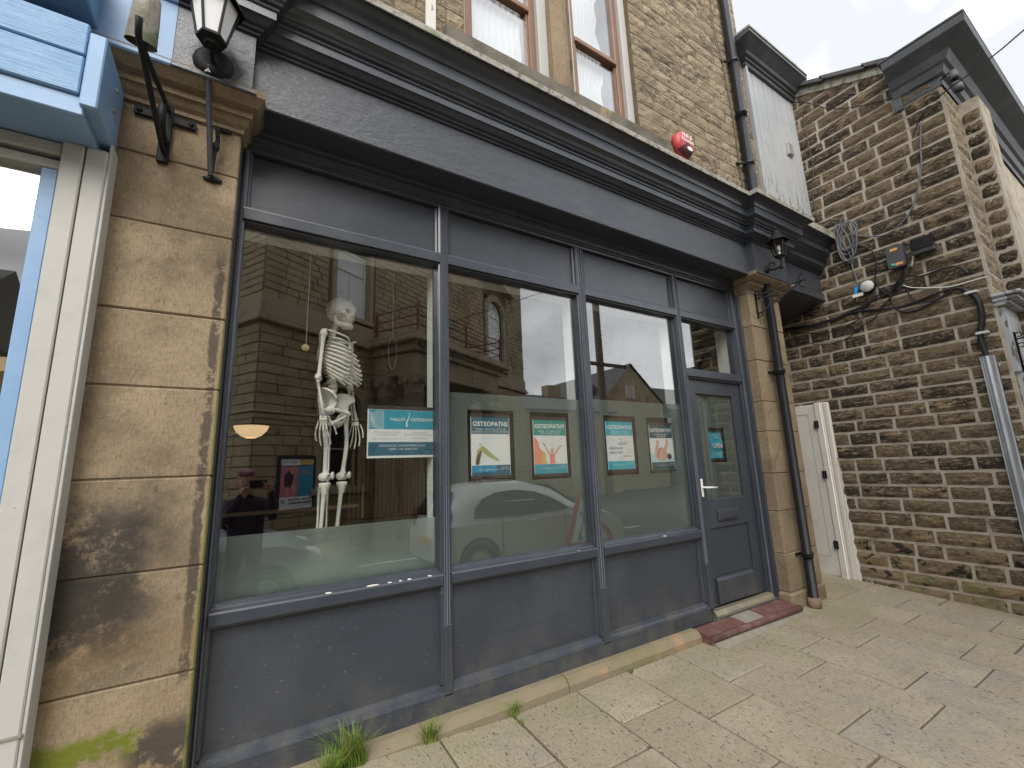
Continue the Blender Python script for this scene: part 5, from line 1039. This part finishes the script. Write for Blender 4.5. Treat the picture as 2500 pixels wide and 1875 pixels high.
# door notice
t = thing('poster', 'small teal OPEN notice hanging in the door glass', 'poster', (2.897, .10, 1.238), rz=0.0, group='hanging posters behind the glass')
V = []; F = []; nn = 10
for j in range(nn+1):
    z = .265*j/nn; yb = .006*math.sin(j*.9); V += [(-.1, yb, z), (.1, yb, z)]
    if j: F.append((2*j-2, 2*j-1, 2*j+1, 2*j))
MB().add(V, F, True).build('sheet', 'teal', t)
for zz in (-.012, .265):
    m = MB(); m.box(-.106, .106, -.006, .008, zz-.004, zz+.016, .002); m.build('hanger_bar', 'hanger_bar', t)
MB().tube([(-.05, 0, .28), (0, -.004, .325), (.05, 0, .28)], .0016, 5).build('string', 'hanger_bar', t)
text('OPEN', .058, 'print_white', t, (.012, -.009, .118), bold=.001); text('COME ON IN', .020, 'print_white', t, (0, -.009, .222), spacing=1.2); text('WE ARE', .020, 'print_white', t, (0, -.009, .198), spacing=1.2); text('VALLEY OSTEOPATHS', .014, 'print_white', t, (0, -.009, .045)); text('BY APPOINTMENT', .009, 'print_white', t, (0, -.009, .025))
# landscape notice
t = thing('notice_board', 'white and teal VALLEY OSTEOPATHS booking notice hanging in the left window', 'sign', (-0.208, .12, 1.309))
rect('sheet', 'paper', t, -.212, .210, 0, 0, .295); rect('header_band', 'teal', t, -.205, .203, -.001, .172, .288); rect('footer_band', 'teal_deep', t, -.205, .203, -.001, .014, .094)
MB().box(-.214, .214, -.006, .008, .293, .313, .002).build('hanger_bar', 'hanger_bar', t); MB().tube([(-.10, 0, .313), (0, -.004, .345), (.10, 0, .313)], .0016, 5).build('string', 'hanger_bar', t)
for k in range(11):
    pts = [(-.204+.011*i, .178+.0098*k+.010*math.sin(i*.75+k*.35)+.006*math.sin(i*1.7)) for i in range(9)]
    pts = [(x, min(max(z, .173), .287)) for x, z in pts]; flat('emblem', 'print_white', t, -.0016, limb(pts, [.0013]*9))
spine_logo(t, -.0022, .033, .232, .088); text('VALLEY', .026, 'print_white', t, (.018, -.0022, .231), align='RIGHT', spacing=1.15, bold=.0006); text('OSTEOPATHS', .026, 'print_white', t, (.048, -.0022, .231), align='LEFT', spacing=1.02, bold=.0006)
for s_, sz, x, z in (('FOR ONLINE BOOKINGS', .0135, -.095, .152), ('& INFORMATION', .0135, -.095, .137), ('www.valleyosteopaths.co.uk', .0145, -.095, .114), ('PHONE NUMBER', .0125, .105, .152), ('FOR APPOINTMENTS ONLY', .0125, .105, .137), ('01484 505183', .017, .105, .115)): text(s_, sz, 'ink_soft', t, (x, -.0022, z), spacing=1.08)
rect('divider', 'ink_soft', t, .012, .0135, -.0012, .103, .163); text('BOOKING BY APPOINTMENT ONLY.', .0165, 'print_white', t, (.005, -.0022, .072), spacing=1.1); text('SORRY, NO WALK INS', .0165, 'print_white', t, (.005, -.0022, .051), spacing=1.1)

# ================================================================ grass tufts along the plinth
def tuft(x, y, n, h, label, lean=(0, 0)):
    r = random.Random(int(x*1000)); m = MB(); z0 = gz(x, y)-.004
    if y > -0.09: z0 = max(z0, -.098)
    for i in range(n):
        a = r.uniform(0, 2*PI); l = h*r.uniform(.45, 1.1); sp = r.uniform(.2, .95); bx, by = x+r.uniform(-.03, .03)*h/.12, y+r.uniform(-.015, .015); w_ = r.uniform(.0016, .003)
        dx, dy = math.cos(a)*sp*l+lean[0]*l, math.sin(a)*sp*l*.7+lean[1]*l-.02*l; nx_, ny_ = -math.sin(a)*w_, math.cos(a)*w_; V = []
        for k in range(5):
            f = k/4; ww = (1-f)**.7; zz = z0+l*(f*1.2-.55*f*f*sp); px_, py_ = bx+dx*f**1.4, by+dy*f**1.4; V += [(px_-nx_*ww, py_-ny_*ww, zz), (px_+nx_*ww+1e-4, py_+ny_*ww, zz)]
        m.add(V, [(2*k, 2*k+1, 2*k+3, 2*k+2) for k in range(4)], True)
    m.build('grass_tuft', 'grass', None, label=label, cat='grass', group='grass tufts at the foot of the shopfront')
tuft(-0.50, -0.115, 230, .22, 'largest bright green grass tuft at the foot of the navy shopfront', (-.25, 0)); tuft(-0.62, -0.18, 190, .15, 'low grass tuft in front of the largest one', (0, -.1)); tuft(-0.12, -0.11, 120, .12, 'round grass tuft at the plinth right of the largest one')
tuft(0.385, -0.11, 80, .10, 'grass tuft sprouting from the slab joint below the middle panel'); tuft(0.385, -0.19, 30, .03, 'short grass creeping along the slab joint'); tuft(1.31, -0.12, 26, .035, 'tiny grass sprig at the plinth below the right window'); tuft(2.435, -0.05, 16, .03, 'tiny green sprig at the left end of the door threshold')
tuft(-.18, -0.45, 14, .02, 'tiny sprig in the slab joint near the bottom edge')
# ================================================================ across the street (seen in the glass)
hall = thing('public_hall', 'rusticated stone public hall with portico and balcony reflected in the shop windows', 'building', (-0.859, -6.88, 0), rz=math.radians(150)); hall.scale = (-1, 1, 1)
# local frame: x along the street face, -y toward the shop
core = MB()
for x0, x1, z0, z1 in ((0, 1.42, -0.8, 4.31), (2.62, 11.4, -0.8, 4.31), (1.42, 2.62, -0.8, 0.85), (1.42, 2.62, 3.35, 4.31), (0, 1.62, 4.31, 9.5), (2.80, 8.4, 4.31, 9.5), (9.85, 11.4, 4.31, 9.5), (1.62, 2.80, 4.31, 4.95), (1.62, 2.80, 6.75, 9.5), (8.4, 9.85, 4.31, 4.6), (8.4, 9.85, 7.7, 9.5)): core.box(x0, x1, 0, .45, z0, z1)
core.box(0, 11.4, .5, 9, -.8, 9.5); hw = core.build('wall', 'dark_mortar', hall)
st = MB(); r5 = random.Random(5)
def course(z0, z1, spans, l0, l1):
    for a, b in spans:
        s = a
        while s < b-.02:
            l = min(r5.uniform(l0, l1), b-s)
            if b-s-l < .12: l = b-s
            st.box(s+.006, s+l-.006, -.022-r5.uniform(0, .016), .05, z0+.006, z1-.006, .012); s += l
z = -.8
while z < 4.25:
    sp_ = [(0, 11.4)]
    if z+.2 > .85 and z < 3.3: sp_ = [(0, 1.42), (2.62, 11.4)]
    course(z, z+.20, sp_, .35, .7); z += .20
z = 4.78
while z < 9.3:
    sp_ = [(0, 1.50), (2.92, 8.25), (10.0, 11.4)] if z < 7.0 else [(0, 8.25), (10.0, 11.4)]
    course(z, z+.155, sp_, .25, .55); z += .155
st.build('stone_courses', 'hall_stone', hall, kind='stuff')
st = MB(); z = -.8
while z < 9.3:
    h = .20 if z < 4.3 else .155; s = .0
    while s < 8.9: l = min(r5.uniform(.3, .6), 9-s); st.box(-.022-r5.uniform(0, .012), .05, s+.006, s+l-.006, z+.006, z+h-.006, .012); s += l
    z += h
st.build('stone_courses', 'hall_stone', hall, kind='stuff')
m = MB(); m.box(-.10, 11.5, -.10, 9, 4.31, 4.40, .02); m.box(-.06, 11.45, -.06, 9, 4.40, 4.78, .01); m.box(-.14, 11.55, -.14, 9, 4.22, 4.31, .02); m.build('string_course', 'hall_dressed', hall)
m = MB(); m.box(-.05, 3, -.05, 9, 2.30, 2.42, .02); m.box(-.08, 3, -.08, 9, 2.42, 2.47, .02); m.build('impost_band', 'hall_dressed', hall)
# sash window
def sash(x0, x1, z0, z1, zm):
    f = MB(); f.box(x0-.12, x0, -.07, .1, z0-.1, z1+.1, .01); f.box(x1, x1+.12, -.07, .1, z0-.1, z1+.1, .01); f.box(x0-.12, x1+.12, -.10, .1, z0-.22, z0-.1, .01); f.box(x0-.12, x1+.12, -.08, .1, z1+.1, z1+.25, .01); w_ = f.build('window', 'hall_dressed', hall)
    f = MB(); f.box(x0, x0+.07, .10, .16, z0-.1, z1); f.box(x1-.07, x1, .10, .16, z0-.1, z1); f.box(x0+.07, x1-.07, .10, .16, z0-.1, z0-.02); f.box(x0+.07, x1-.07, .10, .16, z1-.07, z1); f.box(x0+.07, x1-.07, .09, .16, zm-.03, zm+.03); f.box((x0+x1)/2-.015, (x0+x1)/2+.015, .11, .15, z0-.02, zm-.03); f.build('frame', 'inner_white', w_)
    box('pane', 'curtain', w_, x0+.06, x1-.06, .13, .14, z0-.05, z1)
sash(1.70, 2.72, 5.05, 6.65, 6.14)
# arched windows
def arched(x0, x1, z0, zs, dark, wn='window'):
    xc, r = (x0+x1)/2, (x1-x0)/2; f = MB()
    for k in range(13):
        a0, a1 = PI*k/13, PI*(k+1)/13; V = []
        for a in (a0+.01, a1-.01):
            for rr, y in ((r, -.08), (r+.24, -.08), (r+.24, .06), (r, .06)): V.append((xc+rr*math.cos(a), y, zs+rr*math.sin(a)))
        f.add(V, [(0, 1, 5, 4), (1, 2, 6, 5), (2, 3, 7, 6), (3, 0, 4, 7), (0, 3, 2, 1), (4, 5, 6, 7)])
    f.box(x0-.2, x0, -.06, .06, z0, zs, .01); f.box(x1, x1+.2, -.06, .06, z0, zs, .01); f.box(x0-.25, x1+.25, -.14, .1, z0-.14, z0, .015); w_ = f.build(wn, 'hall_dressed', hall)
    fr_ = MB(); pts = [(xc+(r-.04)*math.cos(a), .14, zs+(r-.04)*math.sin(a)) for a in [PI*k/16 for k in range(17)]]; fr_.tube([(x1-.04, .14, z0)]+pts+[(x0+.04, .14, z0)], .04, 6); fr_.box(x0, x1, .10, .17, zs-.03, zs+.03); fr_.box(x0, x1, .10, .17, (z0+zs)/2-.02, (z0+zs)/2+.02); fr_.box(x0, x1, .1, .17, z0, z0+.06); fr_.build('frame', 'hall_dressed' if dark else 'inner_white', w_)
    gp = [(x1-.02, z0), *[(xc+(r-.02)*math.cos(a), zs+(r-.02)*math.sin(a)) for a in [PI*k/16 for k in range(17)]], (x0+.02, z0)]
    MB().add([(x, .15, z) for x, z in gp], [tuple(range(len(gp)))]).build('pane', 'black_plastic' if dark else 'curtain', w_)
arched(1.49, 2.56, 0.92, 2.62, True); arched(8.55, 9.70, 4.95, 7.0, False)
# portico with columns and balcony rail
po = thing('portico', None, None); po.parent = hall
m = MB(); m.box(2.75, 7.1, -1.55, 0, 4.36, 4.50, .02); m.box(2.65, 7.2, -1.65, 0, 4.25, 4.36, .03); m.box(2.85, 7.0, -1.45, 0, 4.05, 4.25, .02); m.box(2.95, 6.9, -1.35, 0, 3.50, 4.05, .02)
for k in range(26): m.box(2.80+k*.165, 2.88+k*.165, -1.52, -1.44, 4.17, 4.25)
m.build('entablature', 'hall_dressed', po)
for x in (3.15, 6.6):
    for y in (-1.15, -.25):
        m = MB(); m.lathe([(.36, -.75), (.36, -.45), (.30, -.40), (.28, -.30), (.26, -.2), (.24, 1.5), (.215, 3.02), (.26, 3.04), (.26, 3.08)], (x, y, 0), 20)
        m.lathe([(.215, 3.08), (.24, 3.2), (.30, 3.32), (.38, 3.40), (.38, 3.5)], (x, y, 0), 12)
        for k in range(8): a = PI*k/4; m.ell((x+.30*math.cos(a), y+.30*math.sin(a), 3.32), (.07, .07, .08), 8, 6)
        m.build('column', 'hall_dressed', po)
box('doorway', 'black_plastic', po, 3.9, 5.9, -.02, .1, -.5, 3.3)
rl = MB()
for x, y in ((2.95, -1.45), (5.0, -1.45), (6.9, -1.45), (2.95, -.1), (6.9, -.1)): rl.tube([(x, y, 4.5), (x, y, 5.27)], .035, 8)
for z in (4.72, 4.95, 5.18): rl.tube([(2.95, -.1, z), (2.95, -1.45, z), (6.9, -1.45, z), (6.9, -.1, z)], .018, 6)
rl.build('balcony_rail', 'rail_red', po)
# gable-end pediment over the arched window
m = MB(); m.prism([(8.0, 8.0), (9.1, 8.35), (10.3, 8.0), (10.3, 8.12), (9.1, 8.5), (8.0, 8.12)], -.3, .1, 'y'); m.build('window_hood', 'hall_dressed', hall)
m = MB(); m.box(-.3, 11.7, -.35, 9.2, 9.3, 9.6, .05); m.build('eaves', 'hall_dressed', hall)
# notice on the hall wall
hn = thing('event_poster', 'framed pink and blue event poster on the hall wall, mirrored in the left window', 'poster')
hn.matrix_world = Matrix.Translation((-0.859, -6.88, 0)) @ Matrix.Rotation(math.radians(150), 4, 'Z') @ Matrix.Translation((-0.92, -0.07, 0.55))
box('frame', 'print_black', hn, -.42, .42, 0, .03, -.03, 1.05); 
def hr(m, x0, x1, z0, z1, d): return box('print_panel', m, hn, x0, x1, -d, 0, z0, z1)
hr('print_pink', -.02, .36, .25, .84, .004); hr('sky_blue_print', -.36, -.02, .25, .86, .004); hr('paper', -.05, .36, .86, .98, .004); hr('print_mustard', -.36, -.05, .87, .98, .004); hr('paper', -.36, .36, .02, .25, .004)
flat('figure', 'print_black', hn, -.006, limb([(.20, .42), (.19, .55), (.18, .66), (.14, .74)], [.06, .09, .10, .05])); flat('figure', 'print_skin', hn, -.008, blob(.13, .74, .035, .05)); flat('figure', 'print_skin', hn, -.008, limb([(.20, .45), (.22, .36), (.19, .28)], [.035, .03, .02])); flat('figure', 'print_skin', hn, -.008, limb([(.12, .48), (.06, .40), (.08, .33)], [.03, .03, .02]))
text('SATURDAY 15TH JUNE', .052, 'print_black', hn, (-.09, -.0065, .195), bold=.002); text('MARSDEN MECHANICS', .050, 'print_black', hn, (-.09, -.0065, .128), bold=.002); text('DOORS 7PM', .030, 'print_black', hn, (-.09, -.0065, .075)); text('\u00a35', .09, 'print_black', hn, (.29, -.0065, .17), bold=.003); text('LIVE', .11, 'print_mustard', hn, (-.19, -.0065, .72), bold=.003); text('COMEDY CLUB', .044, 'print_black', hn, (.15, -.0065, .93))
for k in range(4): hr('print_black', -.22, -.08, .34+k*.035, .343+k*.035, .006)

# gabled house with cupola vents and chimney, further up the street
gh = thing('gabled_house', 'stone gabled house with slate roof and chimney reflected in the right window', 'building', (0, 0, 0))
Yg = -17.9
MB().prism([(18.6, -1), (18.6, 5.3), (21.2, 7.75), (24.2, 5.2), (24.2, -1)], Yg-.3, Yg, 'y').build('wall', 'hall_stone', gh)
m = MB(); m.add([(18.3, Yg+.15, 5.0), (21.2, Yg+.15, 7.85), (21.2, Yg-9, 7.85), (18.3, Yg-9, 5.0)], [(0, 1, 2, 3)]); m.add([(24.9, Yg+.15, 4.6), (21.2, Yg+.15, 7.85), (21.2, Yg-9, 7.85), (24.9, Yg-9, 4.6)], [(0, 1, 2, 3)]); m.box(24.2, 40, Yg-8, Yg-1, -1, 5.0); m.prism([(Yg-.6, 5.0), (Yg-4.5, 7.4), (Yg-8.4, 5.0)], 22, 40); m.build('roof', 'slate_roof', gh)
m = MB(); m.box(20.65, 20.72, Yg, Yg+.05, 5.45, 6.3); m.box(21.38, 21.45, Yg, Yg+.05, 5.45, 6.3)
for k in range(6): m.box(20.72+k*.12, 20.75+k*.12, Yg, Yg+.04, 5.45, 6.3)
m.build('window', 'curtain', gh)
for x, y, z, s in ((23.2, Yg-3, 7.3, 1.0), (19.2, Yg-2, 6.1, .9)): MB().lathe([(.5*s, -1.5), (.55*s, -.5), (.7*s, -.3), (.7*s, .15), (.45*s, .45), (.1*s, .75), (0, .95)], (x, y, z), 12).build('cupola_vent', 'slate_roof', gh)
m = MB(); m.box(24.4, 25.7, Yg-3.4, Yg-2.7, 5.8, 7.3)
for k in range(4): m.lathe([(.14, 0), (.11, .5)], (24.6+k*.3, Yg-3.05, 7.3), 10)
m.build('chimney', 'hall_stone', gh)
lt = thing('low_terrace', 'low slate-roofed terrace filling the end of the street in the reflections', 'building', (0, 0, 0))
MB().box(8.5, 18.2, -23, -16.5, -1, 4.3).build('wall', 'hall_stone', lt); MB().prism([(-16.2, 4.2), (-19.7, 5.6), (-23.2, 4.2)], 8.3, 18.3).build('roof', 'slate_roof', lt); MB().box(15.2, 16.2, -19.9, -19.2, 5.2, 6.2).build('chimney', 'hall_stone', lt)
rt = thing('far_terrace', 'stone terrace across the road reflected low in the right window', 'building', (0, 0, 0))
MB().box(26, 60, -14, -9.5, -1, 4.4).build('wall', 'hall_stone', rt); MB().prism([(-9.2, 4.3), (-11.8, 6.6), (-14.4, 4.3)], 26, 60).build('roof', 'slate_roof', rt)
for k in range(8): box('window', 'curtain', rt, 27+k*3.6, 28.1+k*3.6, -9.52, -9.48, 1.2, 2.8)
lb = thing('left_terrace', 'stone terrace down the street reflected in the blue shop window', 'building', (0, 0, 0))
MB().box(-40, -7, -18, -12, -1, 5).build('wall', 'hall_stone', lb); MB().prism([(-11.7, 4.9), (-15, 7.2), (-18.3, 4.9)], -40, -6.8).build('roof', 'slate_roof', lb)
for k in range(8): box('window', 'curtain', lb, -38+k*4, -36.8+k*4, -12.02, -11.98, 1.4, 3.0)
pp = thing('telegraph_pole', 'dark timber pole with a crossarm reflected in the right window', 'pole', (0, 0, 0))
MB().tube([(14.75, -13.9, -1), (14.72, -13.9, 11.5)], [.22, .18], 12).build('post', 'wood_pole', pp); MB().box(13.9, 16.4, -13.75, -13.65, 6.18, 6.36).build('crossarm', 'wood_pole', pp)

# ---------------------------------------------------------------- parked cars
def car(label, x, y, rz, paint, L=3.75):
    t = thing('parked_car', label, 'car', (x, y, -0.50), rz=rz, group='cars parked at the kerb')
    # side silhouette (x along the car, rear at 0), lofted across the width with tumblehome
    bot = [(0.05, .32), (0.30, .22), (L-.35, .22), (L-.05, .30)]
    top = [(0.0, .62), (0.04, .85), (0.10, 1.0), (0.30, 1.34), (0.55, 1.44), (1.1, 1.49), (1.7, 1.47), (2.15, 1.36), (2.75, 1.00), (3.2, .92), (L-.12, .74), (L, .55)]
    sec = []; W2 = .82
    for yy, f, dz in ((-W2, 0, 0), (-W2*.90, .5, 0), (-W2*.74, .93, .0), (0, 1, .03), (W2*.74, .93, .0), (W2*.90, .5, 0), (W2, 0, 0)):
        row = []
        for px_, pz in top:
            zz = pz if pz < .86 else .86+(pz-.86)*f
            row.append((px_+(.0 if abs(yy) < .6 else .04*(1 if px_ < .5 else -1 if px_ > L-.5 else 0)), yy, zz+dz))
        sec.append(row)
    n = len(top); V = [p for r in sec for p in r]; F = [(j*n+i, j*n+i+1, (j+1)*n+i+1, (j+1)*n+i) for j in range(6) for i in range(n-1)]
    m = MB().add(V, F, True)
    for s in (-1, 1):
        y0 = s*W2; pts = [(p[0], y0, p[2]) for p in (sec[0] if s < 0 else sec[-1])]+[(p, y0, q) for p, q in reversed(bot)]
        m.add(pts, [tuple(range(len(pts)))])
    m.box(.02, .4, -W2+.02, W2-.02, .25, .66, .05); m.box(L-.4, L-.02, -W2+.02, W2-.02, .22, .6, .05)
    body = m.build('body', paint, t)
    for s in (-1, 1):
        yy = s*(W2*.90); g = [(.52, .95), (.56, 1.10), (.72, 1.24), (.98, 1.32), (1.40, 1.345), (1.78, 1.29), (2.10, 1.16), (2.45, .97), (1.5, .93)]
        MB().add([(px_, s*((W2-(pz-.86)*.27 if pz < 1.16 else .739-(pz-1.16)*.52)+.016), pz) for px_, pz in g], [tuple(range(len(g)))]).build('side_window', 'black_plastic', t)
        MB().ell((.12, s*.66, .92), (.10, .10, .20), 10, 8).build('tail_light', 'tail_red', t); MB().ell((L-.22, s*.6, .70), (.16, .14, .09), 10, 8).build('headlight', 'pale_plastic', t)
        MB().ell((2.45, s*.90, .98), (.09, .09, .07), 10, 6).build('wing_mirror', paint, t); MB().box(1.55, 1.70, s*.835-.012, s*.835+.012, .82, .85, .006).build('handle', paint, t)
        for wx in (.62, L-.72):
            wh = MB().lathe([(.30, -.10), (.30, .10), (.19, .105), (.19, -.105), (.30, -.10)], (wx, s*.74, .295), 22, ax='y').build('wheel', 'tyre', t); MB().lathe([(0, .02*s), (.19, .07*s), (.19, .10*s), (.17, .102*s), (.15, .06*s), (0, .09*s)], (wx, s*.74, .295), 18, ax='y').build('rim', 'rim_metal', wh)
            MB().lathe([(.31, 0), (.36, .01*s), (.37, -.01)], (wx, s*(W2+.004), .30), 20, ax='y', a0=0, a1=PI).build('wheel_arch', 'tyre', t)
    MB().add([(.075, -.60, .98), (.075, .60, .98), (.295, .52, 1.36), (.295, -.52, 1.36)], [(0, 1, 2, 3)]).build('rear_window', 'black_plastic', t)
    MB().add([(2.72, -.62, 1.045), (2.72, .62, 1.045), (2.18, .52, 1.395), (2.18, -.52, 1.395)], [(0, 1, 2, 3)]).build('windscreen', 'black_plastic', t)
    [MB().box(xd, xd+.012, s*.83-.004, s*.83+.004, .30, .92).build('door_seam', 'tyre', t) for s in (-1, 1) for xd in (1.02, 2.30)]
    MB().box(-.01, .02, -.26, .26, .55, .66).build('number_plate', 'print_mustard', t)
    return t
car('white hatchback reflected in the lower middle window, seen from its rear side', 1.62, -4.55, 0, 'car_white')
car('silver-grey car reflected low in the left window behind the photographer', -3.72, -4.6, 0, 'car_silver')
# road works sign
rs = thing('roadworks_sign', 'red bordered triangular men-at-work road sign reflected in the middle window', 'road sign', (3.95, -3.05, -0.36), rot=(math.radians(-14), 0, PI))
m = MB(); m.prism([(-.55, .28), (.55, .28), (0, 1.22)], -.008, .008, 'y'); m.build('border', 'sign_red', rs)
flat('panel', 'print_white', rs, -.010, [(-.40, .365), (.40, .365), (0, 1.05)])
flat('figure', 'print_black', rs, -.0125, blob(.06, .80, .042, .045)); flat('figure', 'print_black', rs, -.0125, limb([(-.01, .56), (.0, .65), (.05, .74)], [.06, .06, .035])); flat('figure', 'print_black', rs, -.0125, limb([(-.03, .58), (-.05, .48), (-.13, .40)], [.035, .03, .02])); flat('figure', 'print_black', rs, -.0125, limb([(.02, .58), (.04, .48), (.03, .39)], [.035, .028, .022])); flat('figure', 'print_black', rs, -.0135, limb([(.05, .70), (.11, .60), (.17, .50)], [.014, .014, .018])); flat('figure', 'print_black', rs, -.0125, [(.12, .39), (.26, .39), (.19, .52)])
m = MB(); m.tube([(-.45, 0, .28), (-.45, 0, 0)], .015, 6); m.tube([(.45, 0, .28), (.45, 0, 0)], .015, 6); m.tube([(0, 0, 1.15), (0, .5, .0)], .015, 6); m.build('stand', 'steel', rs)
box('supplementary_plate', 'print_white', rs, -.45, .45, -.008, .008, .05, .25)

# ---------------------------------------------------------------- photographer
ph = thing('person', 'pink-haired person in a dark hoodie holding up a phone, mirrored in the left window', 'person', (-0.94, -3.0, gz(-0.94, -3.0)))
G = ph.location.z
def skin_body(edges, verts, radii, name, mm, parent, sub=2):
    me = bpy.data.meshes.new(name); me.from_pydata(verts, edges, []); o = link(name, me, mm, parent)
    sm = o.modifiers.new('skin', 'SKIN'); sm.use_smooth_shade = True
    for i, r in enumerate(radii): me.skin_vertices[0].data[i].radius = r if isinstance(r, tuple) else (r, r)
    me.skin_vertices[0].data[0].use_root = True
    sb = o.modifiers.new('sub', 'SUBSURF'); sb.levels = sub; sb.render_levels = sub
    return o
H0 = -G    # world z=0 in local
vz = lambda z: z+H0
body_v = [(0, 0, vz(.55)), (0, 0, vz(.70)), (0, -.01, vz(.88)), (0, .01, vz(1.0)), (-.03, .03, vz(1.06)),
  (-.17, -.01, vz(.93)), (-.22, .14, vz(.76)), (-.06, .40, vz(1.06)), (.17, -.01, vz(.93)), (.24, .16, vz(.78)), (.19, .40, vz(1.09)),
  (-.09, 0, vz(.48)), (-.10, .01, vz(.10)), (-.10, -.02, vz(-.15)), (.09, 0, vz(.48)), (.10, .01, vz(.10)), (.10, -.02, vz(-.15))]
body_e = [(0, 1), (1, 2), (2, 3), (3, 4), (2, 5), (5, 6), (6, 7), (2, 8), (8, 9), (9, 10), (0, 11), (11, 12), (12, 13), (0, 14), (14, 15), (15, 16)]
skin_body(body_e, body_v, [(.15, .11), (.16, .12), (.15, .11), .06, .055, .075, .05, .035, .075, .05, .035, .09, .065, .045, .09, .065, .045], 'body', 'hoodie', ph)
for s in (-1, 1): MB().ell((s*.10, .03, vz(-.19)), (.045, .12, .035)).build('shoe', 'tyre', ph)
hd = MB(); c = Vector((-.03, .03, vz(1.165))); hd.ell(c, (.072, .09, .105), 18, 14); hd.ell(c+Vector((0, .085, -.01)), (.012, .018, .022), 8, 6); hd.ell(c+Vector((0, .03, -.07)), (.05, .055, .045)); hd.tube([c+Vector((0, -.01, -.08)), c+Vector((.0, -.02, -.17))], .045, 10)
for s in (-1, 1): hd.ell(c+Vector((s*.073, .0, -.005)), (.012, .02, .03), 8, 6)
h_ = hd.build('head', 'skin', ph)
for s in (-1, 1): MB().ell(c+Vector((s*.028, .082, .012)), (.012, .006, .006), 8, 6).build('eye', 'print_black', h_)
MB().ell(c+Vector((0, .082, -.055)), (.022, .006, .006), 8, 6).build('mouth', 'print_pink', h_)
hr_ = MB(); hr_.ell(c+Vector((0, -.025, .035)), (.082, .09, .095), 18, 12)
for k in range(14): a = k*.45-2.6; hr_.ell(c+Vector((.055*math.sin(a*1.3), .02+.04*math.cos(a), .10+.01*math.sin(k*2))), (.03, .032, .028), 8, 6)
hr_.build('hair', 'hair_pink', ph)
for s, wr_ in ((-1, Vector((-.045, .425, vz(1.085)))), (1, Vector((.175, .425, vz(1.115))))):
    m = MB(); m.ell(wr_, (.032, .022, .042), 12, 8); m.tube([wr_+Vector((0, -.06, -.05)), wr_], [.026, .026], 8)
    for k in range(4): m.tube([wr_+Vector((-s*.0, .01, .028-.018*k)), wr_+Vector((-s*.030, .028, .036-.018*k)), wr_+Vector((-s*.055, .034, .034-.018*k))], [.009, .008, .007], 6)
    m.tube([wr_+Vector((-s*.01, -.012, .02)), wr_+Vector((-s*.04, -.012, .045)), wr_+Vector((-s*.06, -.008, .05))], [.011, .009, .007], 6)
    m.build('hand', 'skin', ph)
phn = thing('phone', 'dark phone held up in both hands by the photographer', 'phone', (-0.868, -2.565, 1.155))
MB().box(-.078, .078, -.006, .004, -.038, .038, .004).build('case', 'black_plastic', phn); MB().lathe([(0, .0075), (.010, .0075), (.011, .004)], (.045, 0, .016), 14, ax='y').build('lens', 'brass_bar', phn)
